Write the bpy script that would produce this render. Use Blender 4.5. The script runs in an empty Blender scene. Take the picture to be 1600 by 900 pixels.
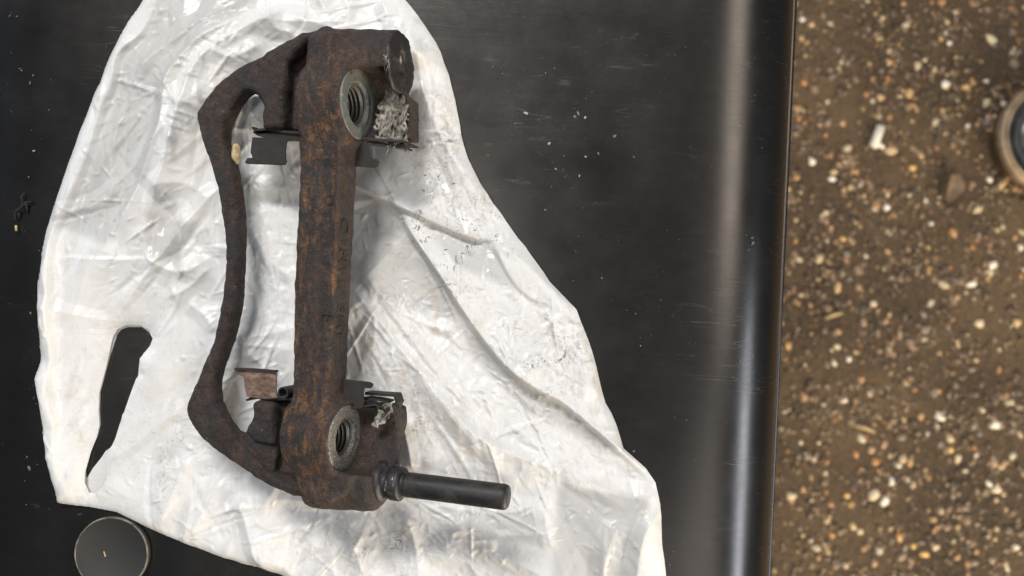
import bpy, bmesh, math, random
import numpy as np
from mathutils import Vector, Matrix, noise, geometry
from mathutils.bvhtree import BVHTree

R = math.radians
rng = np.random.default_rng(11)
random.seed(11)
sc = bpy.context.scene
COL = sc.collection

# ------------------------------------------------------------------ camera, light, exposure
CAMH = 369.0            # camera height over the table top, in mm
FPX = 1230.0            # focal length in pixels of the 1600 px wide photograph
cam_d = bpy.data.cameras.new('camera')
cam = bpy.data.objects.new('camera', cam_d)
COL.objects.link(cam)
cam.location = (0, 0, CAMH / 1000)
cam_d.sensor_width = 36
cam_d.lens = 36 * FPX / 1600
cam_d.clip_start = 0.01
cam_d.clip_end = 60
cam_d.dof.use_dof = True
cam_d.dof.focus_distance = 0.345
cam_d.dof.aperture_fstop = 9.0
sc.camera = cam

world = bpy.data.worlds.new('World')
sc.world = world
world.use_nodes = True
bg = world.node_tree.nodes['Background']
bg.inputs[0].default_value = (0.50, 0.72, 1.0, 1)
bg.inputs[1].default_value = 0.065


def area_light(name, loc, target, sx, sy, power, color):
    d = bpy.data.lights.new(name, 'AREA')
    d.shape = 'RECTANGLE'
    d.size, d.size_y, d.energy, d.color = sx, sy, power, color
    o = bpy.data.objects.new(name, d)
    COL.objects.link(o)
    o.location = loc
    o.rotation_euler = (Vector(target) - Vector(loc)).to_track_quat('-Z', 'Y').to_euler()
    return o


# ceiling lamps of the workshop, windows to the right, a cool one to the left; overhead and ground fills added
area_light('ceiling_lamp', (-0.45, 1.75, 2.0), (-0.1, 0, 0), 1.0, 0.30, 72, (1.0, 0.98, 0.955))
area_light('ceiling_lamp', (-0.50, 0.02, 2.1), (-0.1, 0, 0), 0.7, 0.26, 10, (1.0, 0.97, 0.93))
area_light('overhead_fill', (1.75, -0.2, 2.6), (1.75, -0.2, 0), 2.2, 3.4, 4.5, (1.0, 0.93, 0.86))  # unseen fill, added so the bench top reflects grey on the right
area_light('overhead_fill', (1.3, -1.6, 2.5), (1.2, -1.4, 0), 2.0, 1.7, 13, (1.0, 0.94, 0.87))  # second added fill, lifts that reflection towards the lower right
area_light('side_window', (1.75, 0.75, 1.95), (0, 0.2, 0), 0.55, 1.8, 13, (1.0, 0.90, 0.78)).rotation_euler = (0, R(42), 0)
area_light('clerestory', (2.5, -1.25, 1.05), (0, -0.4, 0), 0.34, 2.0, 26, (0.82, 0.90, 1.0)).rotation_euler = (0, R(66), 0)
area_light('ground_fill', (1.45, -1.95, 0.1), (0.55, -0.4, -0.85), 1.2, 1.0, 84, (1.0, 0.83, 0.58))  # unseen warm fill, added low on the door side to brighten the ground
area_light('window_light', (-3.0, 0.9, 0.75), (0, 0, 0), 1.8, 0.8, 15, (0.66, 0.82, 1.0))

sc.view_settings.view_transform = 'Standard'
sc.view_settings.look = 'None'
sc.view_settings.gamma = 1
sc.view_settings.exposure = 0
sc.cycles.use_denoising = True
sc.cycles.max_bounces = 8

# ------------------------------------------------------------------ helpers
MM = 0.001


def P(px, py, z=0.0):
    """Point (mm) at height z that the photograph shows at pixel px, py."""
    s = (CAMH - z) / FPX
    return np.array(((px - 800) * s, (450 - py) * s, z))


def P2(pts, z=0.0):
    return np.array([P(a, b, z)[:2] for a, b in pts])


def link(name, me, mat, parent=None, smooth=True):
    o = bpy.data.objects.new(name, me)
    COL.objects.link(o)
    if mat is not None:
        me.materials.append(mat)
    if smooth:
        me.polygons.foreach_set('use_smooth', [True] * len(me.polygons))
    if parent is not None:
        o.parent = parent
    return o


def mesh_obj(name, verts, faces, mat, parent=None, smooth=True, off=(0, 0, 0)):
    """verts in mm, world; off = parent's place in mm."""
    v = (np.asarray(verts, float) - np.asarray(off, float)) * MM
    me = bpy.data.meshes.new(name)
    me.from_pydata(v.tolist(), [], [tuple(int(i) for i in f) for f in faces])
    me.update()
    return link(name, me, mat, parent, smooth)


def tag(o, label=None, cat=None, group=None, kind=None):
    if label: o['label'] = label
    if cat: o['category'] = cat
    if group: o['group'] = group
    if kind: o['kind'] = kind
    return o


def empty(name, loc_mm):
    o = bpy.data.objects.new(name, None)
    COL.objects.link(o)
    o.empty_display_size = 0.02
    o.location = tuple(c * MM for c in loc_mm)
    return o


def add_attr(o, name, vals):
    a = o.data.attributes.new(name, 'FLOAT', 'POINT')
    a.data.foreach_set('value', np.asarray(vals, np.float32))


def sharp(o, ang=35):
    o.data.set_sharp_from_angle(angle=R(ang))


class NT:
    """Small node-tree writer."""
    def __init__(self, name):
        self.m = bpy.data.materials.new(name)
        self.m.use_nodes = True
        self.t = self.m.node_tree
        self.b = self.t.nodes['Principled BSDF']
        self.out = self.t.nodes['Material Output']

    def n(self, kind, **kw):
        nd = self.t.nodes.new(kind)
        for k, v in kw.items():
            if k.startswith('i_'):
                key = k[2:].replace('_', ' ')
                s = nd.inputs[int(key) if key.isdigit() else key]
                if isinstance(v, bpy.types.NodeSocket):
                    self.t.links.new(v, s)
                else:
                    s.default_value = v
            else:
                setattr(nd, k, v)
        return nd

    def l(self, a, b):
        self.t.links.new(a, b)

    def coord(self, which='Object', scale=(1, 1, 1), rot=(0, 0, 0)):
        tc = self.n('ShaderNodeTexCoord')
        mp = self.n('ShaderNodeMapping')
        mp.inputs['Scale'].default_value = scale
        mp.inputs['Rotation'].default_value = rot
        self.l(tc.outputs[which], mp.inputs[0])
        return mp.outputs[0]

    def noise(self, vec, scale, detail=4, rough=0.55, dist=0.0):
        nd = self.n('ShaderNodeTexNoise')
        nd.inputs['Scale'].default_value = scale
        nd.inputs['Detail'].default_value = detail
        nd.inputs['Roughness'].default_value = rough
        nd.inputs['Distortion'].default_value = dist
        self.l(vec, nd.inputs['Vector'])
        return nd.outputs[0]

    def ramp(self, fac, stops, interp='LINEAR'):
        nd = self.n('ShaderNodeValToRGB')
        cr = nd.color_ramp
        cr.interpolation = interp
        while len(cr.elements) < len(stops):
            cr.elements.new(0.5)
        for e, (p, c) in zip(cr.elements, stops):
            e.position = p
            e.color = (c, c, c, 1) if not hasattr(c, '__len__') else (*c, 1)
        self.l(fac, nd.inputs[0])
        return nd.outputs[0]

    def mix(self, fac, a, b, mode='MIX'):
        nd = self.n('ShaderNodeMix', data_type='RGBA', blend_type=mode)
        for s, v in ((nd.inputs[0], fac), (nd.inputs[6], a), (nd.inputs[7], b)):
            if isinstance(v, bpy.types.NodeSocket):
                self.l(v, s)
            elif hasattr(v, '__len__'):
                s.default_value = (*v, 1) if len(v) == 3 else v
            else:
                s.default_value = v
        return nd.outputs[2]

    def math(self, op, a, b=0.0, clamp=False):
        nd = self.n('ShaderNodeMath', operation=op, use_clamp=clamp)
        for s, v in ((nd.inputs[0], a), (nd.inputs[1], b)):
            if isinstance(v, bpy.types.NodeSocket):
                self.l(v, s)
            else:
                s.default_value = v
        return nd.outputs[0]

    def attr(self, name):
        return self.n('ShaderNodeAttribute', attribute_name=name).outputs['Fac']

    def bump(self, h, strength=0.5, dist=0.001, prev=None):
        nd = self.n('ShaderNodeBump')
        nd.inputs['Strength'].default_value = strength
        nd.inputs['Distance'].default_value = dist
        self.l(h, nd.inputs['Height'])
        if prev is not None:
            self.l(prev, nd.inputs['Normal'])
        return nd.outputs[0]

    def set(self, **kw):
        names = dict(color='Base Color', rough='Roughness', metal='Metallic', normal='Normal',
                     spec='Specular IOR Level', aniso='Anisotropic', anrot='Anisotropic Rotation', coat='Coat Weight',
                     coat_rough='Coat Roughness', trans='Transmission Weight', tangent='Tangent', sheen='Sheen Weight',
                     alpha='Alpha', sss='Subsurface Weight')
        for k, v in kw.items():
            s = self.b.inputs[names[k]]
            if isinstance(v, bpy.types.NodeSocket):
                self.l(v, s)
            elif hasattr(v, '__len__') and len(v) == 3 and s.type == 'RGBA':
                s.default_value = (*v, 1)
            else:
                s.default_value = v
        return self.m


def tube(pts, radii, n=8, cap=True, wob=0.0):
    """A swept tube through pts (mm); returns verts, faces."""
    pts = [Vector(p) for p in pts]
    if not hasattr(radii, '__len__'):
        radii = [radii] * len(pts)
    V, F = [], []
    up = Vector((0.13, 0.21, 1)).normalized()
    for i, p in enumerate(pts):
        t = (pts[min(i + 1, len(pts) - 1)] - pts[max(i - 1, 0)]).normalized()
        a = t.cross(up)
        if a.length < 1e-4:
            a = t.cross(Vector((1, 0, 0)))
        a.normalize()
        b = t.cross(a)
        for k in range(n):
            an = 2 * math.pi * k / n
            r = radii[i] * (1 + wob * random.uniform(-1, 1))
            V.append(p + r * (math.cos(an) * a + math.sin(an) * b))
    for i in range(len(pts) - 1):
        for k in range(n):
            k2 = (k + 1) % n
            F.append((i * n + k, i * n + k2, (i + 1) * n + k2, (i + 1) * n + k))
    if cap:
        F.append(tuple(range(n - 1, -1, -1)))
        F.append(tuple((len(pts) - 1) * n + k for k in range(n)))
    return [tuple(v) for v in V], F


def join(parts):
    V, F = [], []
    for v, f in parts:
        o = len(V)
        V += list(v)
        F += [tuple(i + o for i in q) for q in f]
    return V, F


# ------------------------------------------------------------------ polygon tools (numpy, mm)
def seg_dist(X, Y, poly, closed=True):
    """distance to a polyline, nearest point, signed side, parameter along."""
    poly = np.asarray(poly, float)
    n = len(poly)
    best = np.full(X.shape, 1e18)
    nx, ny = np.zeros(X.shape), np.zeros(X.shape)
    side, par = np.zeros(X.shape), np.zeros(X.shape)
    segs = [(i, (i + 1) % n) for i in range(n if closed else n - 1)]
    L = [np.hypot(*(poly[b] - poly[a])) for a, b in segs]
    tot, acc = sum(L), 0
    for (a, b), l in zip(segs, L):
        ax, ay = poly[a]
        dx, dy = poly[b] - poly[a]
        t = np.clip(((X - ax) * dx + (Y - ay) * dy) / max(l * l, 1e-12), 0, 1)
        qx, qy = ax + t * dx, ay + t * dy
        d = (X - qx) ** 2 + (Y - qy) ** 2
        m = d < best
        best = np.where(m, d, best)
        nx, ny = np.where(m, qx, nx), np.where(m, qy, ny)
        side = np.where(m, np.sign(dx * (Y - ay) - dy * (X - ax)), side)
        par = np.where(m, (acc + t * l) / tot, par)
        acc += l
    return np.sqrt(best), nx, ny, side, par


def inside(X, Y, poly):
    poly = np.asarray(poly, float)
    r = np.zeros(X.shape, bool)
    n = len(poly)
    for i in range(n):
        x1, y1 = poly[i]
        x2, y2 = poly[(i + 1) % n]
        c = ((y1 > Y) != (y2 > Y)) & (X < (x2 - x1) * (Y - y1) / ((y2 - y1) if y2 != y1 else 1e-9) + x1)
        r ^= c
    return r


def smooth_poly(pts, k=3):
    """Catmull-Rom through a closed outline."""
    pts = np.asarray(pts, float)
    n = len(pts)
    out = []
    for i in range(n):
        p0, p1, p2, p3 = pts[i - 1], pts[i], pts[(i + 1) % n], pts[(i + 2) % n]
        for j in range(k):
            t = j / k
            out.append(0.5 * (2 * p1 + (p2 - p0) * t + (2 * p0 - 5 * p1 + 4 * p2 - p3) * t * t + (3 * p1 - p0 - 3 * p2 + p3) * t ** 3))
    return np.array(out)


def sd_poly(X, Y, poly):
    d = seg_dist(X, Y, poly)[0]
    return np.where(inside(X, Y, poly), -d, d)


# ------------------------------------------------------------------ materials
def rust_material(name, base_a, base_b, rough_lo=0.55, orange=1.0):
    t = NT(name)
    v = t.coord('Object')
    n1 = t.noise(v, 60, 6, 0.65)
    n2 = t.noise(v, 320, 6, 0.75)
    n3 = t.noise(v, 1100, 4, 0.7)
    base = t.mix(t.ramp(n1, [(0.38, 0.0), (0.62, 1.0)]), base_a, base_b)
    base = t.mix(t.ramp(n2, [(0.46, 0.0), (0.60, 0.85)]), base, (0.013, 0.012, 0.0125))
    base = t.mix(t.ramp(n3, [(0.50, 0.0), (0.66, 0.6)]), base, (0.085, 0.060, 0.047))
    n4 = t.noise(t.coord('Object', (1.6, 0.6, 1.6)), 75, 5, 0.65)
    base = t.mix(t.ramp(n4, [(0.46, 0.0), (0.60, 0.8)]), base, (0.026, 0.0255, 0.026))
    rust = t.attr('rust')
    n5 = t.noise(t.coord('Object', (1.5, 0.45, 1.5)), 260, 6, 0.72)
    k = t.math('MULTIPLY', rust, t.ramp(n5, [(0.47, 0.0), (0.60, 1.0)]))
    k = t.math('MULTIPLY', k, t.ramp(t.noise(v, 120, 4, 0.6), [(0.35, 0.15), (0.65, 1.0)]))
    org = t.mix(t.ramp(n3, [(0.35, 0.0), (0.65, 1.0)]), (0.085, 0.040, 0.020), (0.33, 0.155, 0.055))
    base = t.mix(t.math('MULTIPLY', k, orange, True), base, org)
    fl = t.ramp(t.noise(v, 900, 2, 0.5), [(0.71, 0.0), (0.75, 1.0)])
    base = t.mix(t.math('MULTIPLY', fl, 0.7), base, (0.26, 0.21, 0.17))
    rough = t.ramp(n2, [(0.3, rough_lo), (0.7, 0.85)])
    nb = t.bump(n2, 0.9, 0.0016)
    nb = t.bump(n3, 0.7, 0.0006, nb)
    return t.set(color=base, rough=rough, normal=nb, spec=0.45)


M = {}
M['cast'] = rust_material('rusted_cast_iron', (0.030, 0.018, 0.0145), (0.062, 0.038, 0.030))
M['cast_letter'] = rust_material('rusted_letter', (0.018, 0.015, 0.014), (0.030, 0.024, 0.021))

t = NT('dark_clip_steel')
v = t.coord('Object')
n1 = t.noise(v, 250, 5, 0.65)
M['clip'] = t.set(color=t.mix(t.ramp(n1, [(0.4, 0.0), (0.7, 1.0)]), (0.012, 0.0105, 0.010), (0.026, 0.020, 0.017)),
                  rough=0.7, metal=0.0, normal=t.bump(n1, 0.3, 0.0003))
t = NT('rusty_clip_steel')
v = t.coord('Object', (1, 2.2, 1))
n1 = t.noise(v, 220, 6, 0.7)
M['clip_rusty'] = t.set(color=t.ramp(n1, [(0.30, (0.045, 0.025, 0.018)), (0.5, (0.15, 0.095, 0.065)), (0.68, (0.27, 0.20, 0.15))]),
                        rough=0.65, normal=t.bump(n1, 0.4, 0.0005))
t = NT('machined_face_green')
v = t.coord('Object')
n1 = t.noise(v, 190, 6, 0.75)
n2 = t.noise(v, 900, 3, 0.6)
c = t.ramp(n1, [(0.34, (0.07, 0.045, 0.032)), (0.46, (0.17, 0.155, 0.135)), (0.55, (0.095, 0.135, 0.125)), (0.66, (0.30, 0.275, 0.245))])
M['face_a'] = t.set(color=c, rough=0.55, metal=0.25, normal=t.bump(n1, 0.6, 0.0006))
t = NT('machined_face_grey')
v = t.coord('Object')
n2 = t.noise(v, 1100, 4, 0.7)
c = t.ramp(n2, [(0.32, (0.045, 0.037, 0.031)), (0.5, (0.17, 0.155, 0.138)), (0.68, (0.33, 0.31, 0.28))])
M['face_b'] = t.set(color=c, rough=0.6, metal=0.25, normal=t.bump(n2, 0.5, 0.0003))
t = NT('thread_steel')
M['thread'] = t.set(color=(0.17, 0.155, 0.135), rough=0.42, metal=0.7)
t = NT('black_oily_pin')
v = t.coord('Object')
n1 = t.noise(v, 140, 5, 0.6)
n2 = t.noise(v, 900, 3, 0.6)
c = t.mix(t.ramp(n1, [(0.48, 0.0), (0.70, 1.0)]), (0.012, 0.012, 0.013), (0.036, 0.030, 0.025))
c = t.mix(t.ramp(n2, [(0.62, 0.0), (0.74, 0.5)]), c, (0.10, 0.085, 0.07))
M['pin'] = t.set(color=c, rough=t.ramp(n1, [(0.3, 0.42), (0.7, 0.65)]), normal=t.bump(n2, 0.3, 0.0003), spec=0.4)
t = NT('pin_end_steel')
v = t.coord('Object', (1, 14, 1))
M['pin_end'] = t.set(color=t.ramp(t.noise(v, 300, 3), [(0.4, 0.03), (0.7, 0.11)]), rough=0.5, metal=0.4)
t = NT('black_rubber')
v = t.coord('Object')
n1 = t.noise(v, 260, 5, 0.65)
c = t.mix(t.ramp(n1, [(0.56, 0.0), (0.72, 0.8)]), (0.016, 0.015, 0.016), (0.075, 0.068, 0.062))
M['rubber'] = t.set(color=c, rough=0.55, normal=t.bump(n1, 0.4, 0.0005))
t = NT('wet_grease')
M['grease'] = t.set(color=(0.05, 0.047, 0.044), rough=0.16, spec=0.7)
t = NT('grey_crust')
v = t.coord('Object')
n1 = t.noise(v, 240, 6, 0.75)
M['crust'] = t.set(color=t.ramp(n1, [(0.38, (0.045, 0.04, 0.035)), (0.49, (0.18, 0.162, 0.138)), (0.62, (0.42, 0.39, 0.34))]),
                   rough=0.75, normal=t.bump(n1, 0.5, 0.0005))
t = NT('yellow_blob')
v = t.coord('Object')
M['blob'] = t.set(color=t.ramp(t.noise(v, 260, 4), [(0.35, (0.30, 0.20, 0.07)), (0.65, (0.58, 0.50, 0.33))]), rough=0.45, sss=0.0)

# table: dark brushed sheet metal, dusty and scuffed
t = NT('dark_brushed_metal')
vb = t.coord('Object', (6, 420, 6))
vs = t.coord('Object', (14, 70, 14), (0, 0, 0.12))
vo = t.coord('Object')
brush = t.noise(vb, 9, 5, 0.7)
scuff = t.ramp(t.noise(vs, 4.0, 6, 0.75, 0.6), [(0.60, 0.0), (0.74, 1.0)])
spot = t.ramp(t.noise(vo, 210, 2, 0.5), [(0.745, 0.0), (0.80, 1.0)])
area = t.ramp(t.noise(vo, 9, 3, 0.5), [(0.40, 0.0), (0.62, 1.0)])
speck = t.ramp(t.noise(vo, 520, 1, 0.5), [(0.80, 0.0), (0.83, 1.0)])
dirt = t.math('MAXIMUM', t.math('MULTIPLY', t.math('MAXIMUM', scuff, spot), t.math('MULTIPLY', area, 0.20)), t.math('MULTIPLY', speck, 0.35))
line = t.ramp(t.math('ABSOLUTE', t.math('SUBTRACT', t.noise(t.coord('Object', (7, 60, 16), (0, 0, -0.10)), 2.2, 2, 0.5, 0.2), 0.5)), [(0.0, 1.0), (0.006, 0.0)])
line = t.math('MULTIPLY', line, t.ramp(t.noise(vo, 22, 2, 0.5), [(0.60, 0.0), (0.68, 0.16)]))
dirt = t.math('MAXIMUM', dirt, line)
wear = t.ramp(t.noise(vo, 30, 6, 0.65), [(0.35, 0.22), (0.7, 0.29)])
colr = t.mix(dirt, t.mix(t.ramp(brush, [(0.35, 0.0), (0.65, 1.0)]), (0.070, 0.066, 0.063), (0.092, 0.086, 0.081)), (0.28, 0.25, 0.21))
M['table'] = t.set(color=colr, metal=t.math('SUBTRACT', 0.92, dirt), rough=t.math('ADD', wear, t.math('MULTIPLY', dirt, 0.4)),
                   normal=t.bump(brush, 0.12, 0.0002), spec=0.5)

# ------------------------------------------------------------------ ground with exposed aggregate
GZ = -850.0
t = NT('dirty_aggregate_ground')
v = t.coord('Object')
big = t.noise(v, 5, 5, 0.6)
fine = t.noise(v, 190, 6, 0.8)
vor = t.n('ShaderNodeTexVoronoi', i_Scale=110.0)
t.l(v, vor.inputs['Vector'])
c = t.mix(t.ramp(big, [(0.35, 0.0), (0.65, 1.0)]), (0.026, 0.0165, 0.010), (0.125, 0.081, 0.044))
c = t.mix(t.ramp(fine, [(0.45, 0.0), (0.72, 0.7)]), c, (0.28, 0.18, 0.088))
M['ground'] = t.set(color=c, rough=0.85, normal=t.bump(fine, 1.0, 0.006))


def stone_mat(name, src):
    t = NT(name)
    v = t.coord('Object')
    if src == 'object':
        r = t.n('ShaderNodeObjectInfo').outputs['Random']
    else:
        r = t.n('ShaderNodeNewGeometry').outputs['Random Per Island']
    c = t.ramp(r, [(0.0, (0.05, 0.032, 0.020)), (0.45, (0.13, 0.083, 0.045)), (0.68, (0.24, 0.155, 0.084)),
                   (0.76, (0.20, 0.17, 0.14)), (0.85, (0.42, 0.20, 0.070)), (0.91, (0.52, 0.36, 0.17)), (0.975, (0.52, 0.42, 0.28)), (1.0, (0.70, 0.62, 0.48))])
    c = t.mix(t.ramp(t.noise(v, 90, 3), [(0.4, 0.0), (0.7, 0.35)]), c, (0.08, 0.055, 0.036))
    return t.set(color=c, rough=0.42)


M['stone'] = stone_mat('aggregate_stone', 'object')
M['stone_small'] = stone_mat('aggregate_grit', 'island')
t = NT('pale_stone')
v = t.coord('Object')
r = t.n('ShaderNodeObjectInfo').outputs['Random']
c = t.ramp(r, [(0, (0.62, 0.50, 0.32)), (0.4, (0.74, 0.68, 0.56)), (0.7, (0.62, 0.38, 0.12)), (1, (0.70, 0.55, 0.30))], 'CONSTANT')
M['pale_stone'] = t.set(color=c, rough=0.55)

n = 60
gx = np.linspace(-2500, 3500, n)
gy = np.linspace(-3000, 3000, n)
V = [(x, y, GZ + 3.0 * noise.noise(Vector((x / 300, y / 300, 0)))) for y in gy for x in gx]
F = [(j * n + i, j * n + i + 1, (j + 1) * n + i + 1, (j + 1) * n + i) for j in range(n - 1) for i in range(n - 1)]
ground = mesh_obj('ground', V, F, M['ground'])
tag(ground, 'brown gritty ground with exposed aggregate stones, seen below the bench', kind='structure')


def ground_z(x, y):
    return GZ + 3.0 * noise.noise(Vector((x / 300, y / 300, 0)))


def ico(jit, seed, flat=0.7):
    rr = random.Random(seed)
    g = (1 + 5 ** 0.5) / 2
    V = [(-1, g, 0), (1, g, 0), (-1, -g, 0), (1, -g, 0), (0, -1, g), (0, 1, g), (0, -1, -g), (0, 1, -g), (g, 0, -1), (g, 0, 1), (-g, 0, -1), (-g, 0, 1)]
    F = [(0, 11, 5), (0, 5, 1), (0, 1, 7), (0, 7, 10), (0, 10, 11), (1, 5, 9), (5, 11, 4), (11, 10, 2), (10, 7, 6), (7, 1, 8),
         (3, 9, 4), (3, 4, 2), (3, 2, 6), (3, 6, 8), (3, 8, 9), (4, 9, 5), (2, 4, 11), (6, 2, 10), (8, 6, 7), (9, 8, 1)]
    out = []
    for v in V:
        q = Vector(v).normalized() * (1 + jit * rr.uniform(-1, 1))
        out.append((q.x, q.y, q.z * flat))
    return out, F


stone_meshes = []
for k in range(8):
    v_, f_ = ico(0.28, 50 + k, 0.62)
    me = bpy.data.meshes.new('stone')
    me.from_pydata([(a * MM, b * MM, c_ * MM) for a, b, c_ in v_], [], f_)
    me.polygons.foreach_set('use_smooth', [True] * len(me.polygons))
    me.materials.append(M['stone'])
    stone_meshes.append(me)
pale_meshes = []
for me in stone_meshes[:4]:
    m2 = me.copy()
    m2.materials.clear()
    m2.materials.append(M['pale_stone'])
    pale_meshes.append(m2)


def put_stone(x, y, r, pale=False, el=1.3, rz=None):
    me = random.choice(pale_meshes if pale else stone_meshes)
    o = bpy.data.objects.new('stone', me)
    COL.objects.link(o)
    o.parent = ground
    o.location = (x * MM, y * MM, (ground_z(x, y) - 0.10 * r) * MM)
    o.scale = (r * el, r, r * 0.8)
    o.rotation_euler = (random.uniform(-.3, .3), random.uniform(-.3, .3), rz if rz is not None else random.uniform(0, 6.28))
    return o


# the pale stones one can pick out in the photograph: pixel x, y, radius in pixels, length ratio, angle
pale_list = [(1550, 64, 9, 1.9, -0.6), (1478, 131, 9, 1.5, 0.7), (1509, 137, 9, 1.2, 0.2), (1540, 127, 5, 1.2, 0), (1484, 68, 6, 1.3, 0),
             (1471, 61, 5, 1.1, 0), (1402, 45, 5, 1.1, 1), (1445, 94, 5, 1, 0), (1254, 30, 7, 1.1, 0), (1270, 38, 6, 1.1, 2), (1270, 252, 9, 1.1, 0),
             (1300, 280, 7, 1.3, 0), (1386, 324, 8, 1.1, 0.4), (1426, 263, 8, 1.2, 0), (1545, 281, 7, 1, 0), (1512, 198, 7, 1.1, 0),
             (1317, 373, 6, 1.3, 0), (1293, 333, 7, 1.5, 0), (1553, 414, 10, 1.5, 0.2), (1546, 427, 8, 1.4, 0), (1517, 445, 8, 1.5, 0.3),
             (1365, 475, 8, 1.2, 0), (1530, 506, 9, 1.2, 0), (1307, 542, 7, 1.3, 0), (1327, 562, 6, 1.1, 0), (1317, 626, 8, 1.2, 0.7),
             (1553, 664, 10, 1.3, 0.3), (1470, 651, 10, 1.3, 0), (1252, 692, 6, 1, 0), (1260, 711, 7, 1.4, 0), (1324, 775, 7, 1.2, 0),
             (1331, 789, 7, 1.2, 0), (1367, 772, 11, 1.6, 0.7), (1383, 783, 9, 1.7, 1.2), (1394, 752, 10, 1.1, 0), (1550, 722, 8, 1.5, 1.4),
             (1496, 716, 7, 1.5, 1.3), (1482, 703, 8, 1.2, 0), (1555, 765, 9, 1.3, 0.3), (1544, 757, 6, 1.2, 0), (1444, 867, 8, 1.4, 0),
             (1428, 854, 6, 1.2, 0), (1345, 831, 7, 1.2, 0), (1237, 775, 9, 1.5, 0), (1366, 881, 6, 1.3, 2), (1462, 855, 7, 1.2, 1),
             (1576, 750, 6, 1, 0), (1280, 690, 6, 1.2, 1), (1585, 855, 6, 1.6, 0), (1290, 740, 5, 1.1, 0), (1404, 728, 5, 1.2, 0)]
for px, py, r, el, rz in pale_list:
    p = P(px, py, GZ)
    put_stone(p[0], p[1], r * 0.78, True, el, rz)
s_ = (CAMH - GZ) / FPX
for i in range(250):
    px, py = random.uniform(1215, 1600), random.uniform(0, 900)
    p = P(px, py, GZ)
    put_stone(p[0], p[1], random.choice([5.0, 5.6, 6.3, 7.2, 8.0]), False, random.uniform(1, 1.6))
# finer grit: one mass
base_icos = [ico(0.3, 90 + k, 0.6) for k in range(6)]
VV, FF = [], []
for i in range(24000):
    if i < 18000:
        x, y = random.uniform(300, 900), random.uniform(-520, 520)
    else:
        x, y = random.uniform(100, 1300), random.uniform(-1000, 1000)
    if noise.noise(Vector((x / 55, y / 55, 3))) + 0.6 * noise.noise(Vector((x / 17, y / 17, 8))) < random.uniform(-0.5, 0.45):
        continue
    r = 1.0 + 4.2 * random.random() ** 3.0
    v_, f_ = base_icos[i % 6]
    a = random.uniform(0, 6.28)
    ca, sa = math.cos(a) * r, math.sin(a) * r
    el = random.uniform(1, 1.7)
    z = ground_z(x, y) + 0.10 * r
    o_ = len(VV)
    VV += [(x + ca * q[0] * el - sa * q[1], y + sa * q[0] * el + ca * q[1], z + q[2] * r) for q in v_]
    FF += [(a_ + o_, b_ + o_, c_ + o_) for a_, b_, c_ in f_]
grit = mesh_obj('aggregate_grit', VV, FF, M['stone_small'], ground)
tag(grit, kind='stuff')

# litter on the ground
t = NT('pale_litter')
M['litter'] = t.set(color=(0.75, 0.69, 0.58), rough=0.6)
t = NT('straw')
M['straw'] = t.set(color=(0.45, 0.32, 0.15), rough=0.7)
t = NT('dry_leaf')
v = t.coord('Object')
M['leaf'] = t.set(color=t.ramp(t.noise(v, 60, 4), [(0.35, (0.09, 0.055, 0.03)), (0.7, (0.26, 0.17, 0.09))]), rough=0.6)


def gp(px, py, z=0):
    p = P(px, py, GZ)
    return (p[0], p[1], ground_z(p[0], p[1]) + z)


a, b = gp(1361, 231, 6), gp(1374, 199, 6)
v1 = tube([a, b], [7.5, 6.5], 9)
v2 = tube([gp(1369, 226, 4), gp(1379, 232, 4)], [4.5, 3], 7)
o = mesh_obj('plastic_chip', *join([v1, v2]), M['litter'])
tag(o, 'off-white stubby chip of litter lying on the ground beside the bench', 'litter')
for (q, lab) in (([(1330, 664), (1350, 668), (1366, 675)], 'straw bit on the ground near the bench edge, lower of the two long ones'),
                 ([(1288, 498), (1302, 492), (1316, 489)], 'pale splinter on the ground near the bench edge, upper of the two')):
    o = mesh_obj('straw_splinter', *tube([gp(x, y, 3) for x, y in q], [2.2, 3.4, 1.6], 6), M['straw'])
    tag(o, lab, 'splinter', 'splinters lying on the ground')
# a dry curled leaf
LV, LF = [], []
for j in range(9):
    tt = j / 8
    cx, cy = 1472 + 14 * math.sin(tt * 2.2), 318 - 52 * tt
    w_ = 12 * math.sin(math.pi * (0.03 + 0.95 * tt)) ** 1.3
    for i in range(5):
        s = i / 4 * 2 - 1
        p = gp(cx + s * w_, cy + 3 * s)
        LV.append((p[0], p[1], p[2] + 4 + 9 * s * s + 5 * math.sin(tt * 3)))
for j in range(8):
    for i in range(4):
        LF.append((j * 5 + i, j * 5 + i + 1, (j + 1) * 5 + i + 1, (j + 1) * 5 + i))
o = mesh_obj('dry_leaf', LV, LF, M['leaf'])
so = o.modifiers.new('s', 'SOLIDIFY'); so.thickness = 0.0008
tag(o, 'dry brown curled leaf on the ground left of the round tub', 'leaf')


def lathe(profile, n=64, center=(0, 0, 0), mat4=None):
    V, F = [], []
    for r, z in profile:
        for k in range(n):
            a = 2 * math.pi * k / n
            p = Vector((r * math.cos(a), r * math.sin(a), z))
            if mat4 is not None:
                p = mat4 @ p
            V.append((p.x + center[0], p.y + center[1], p.z + center[2]))
    for i in range(len(profile) - 1):
        for k in range(n):
            k2 = (k + 1) % n
            F.append((i * n + k, i * n + k2, (i + 1) * n + k2, (i + 1) * n + k))
    return V, F


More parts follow.
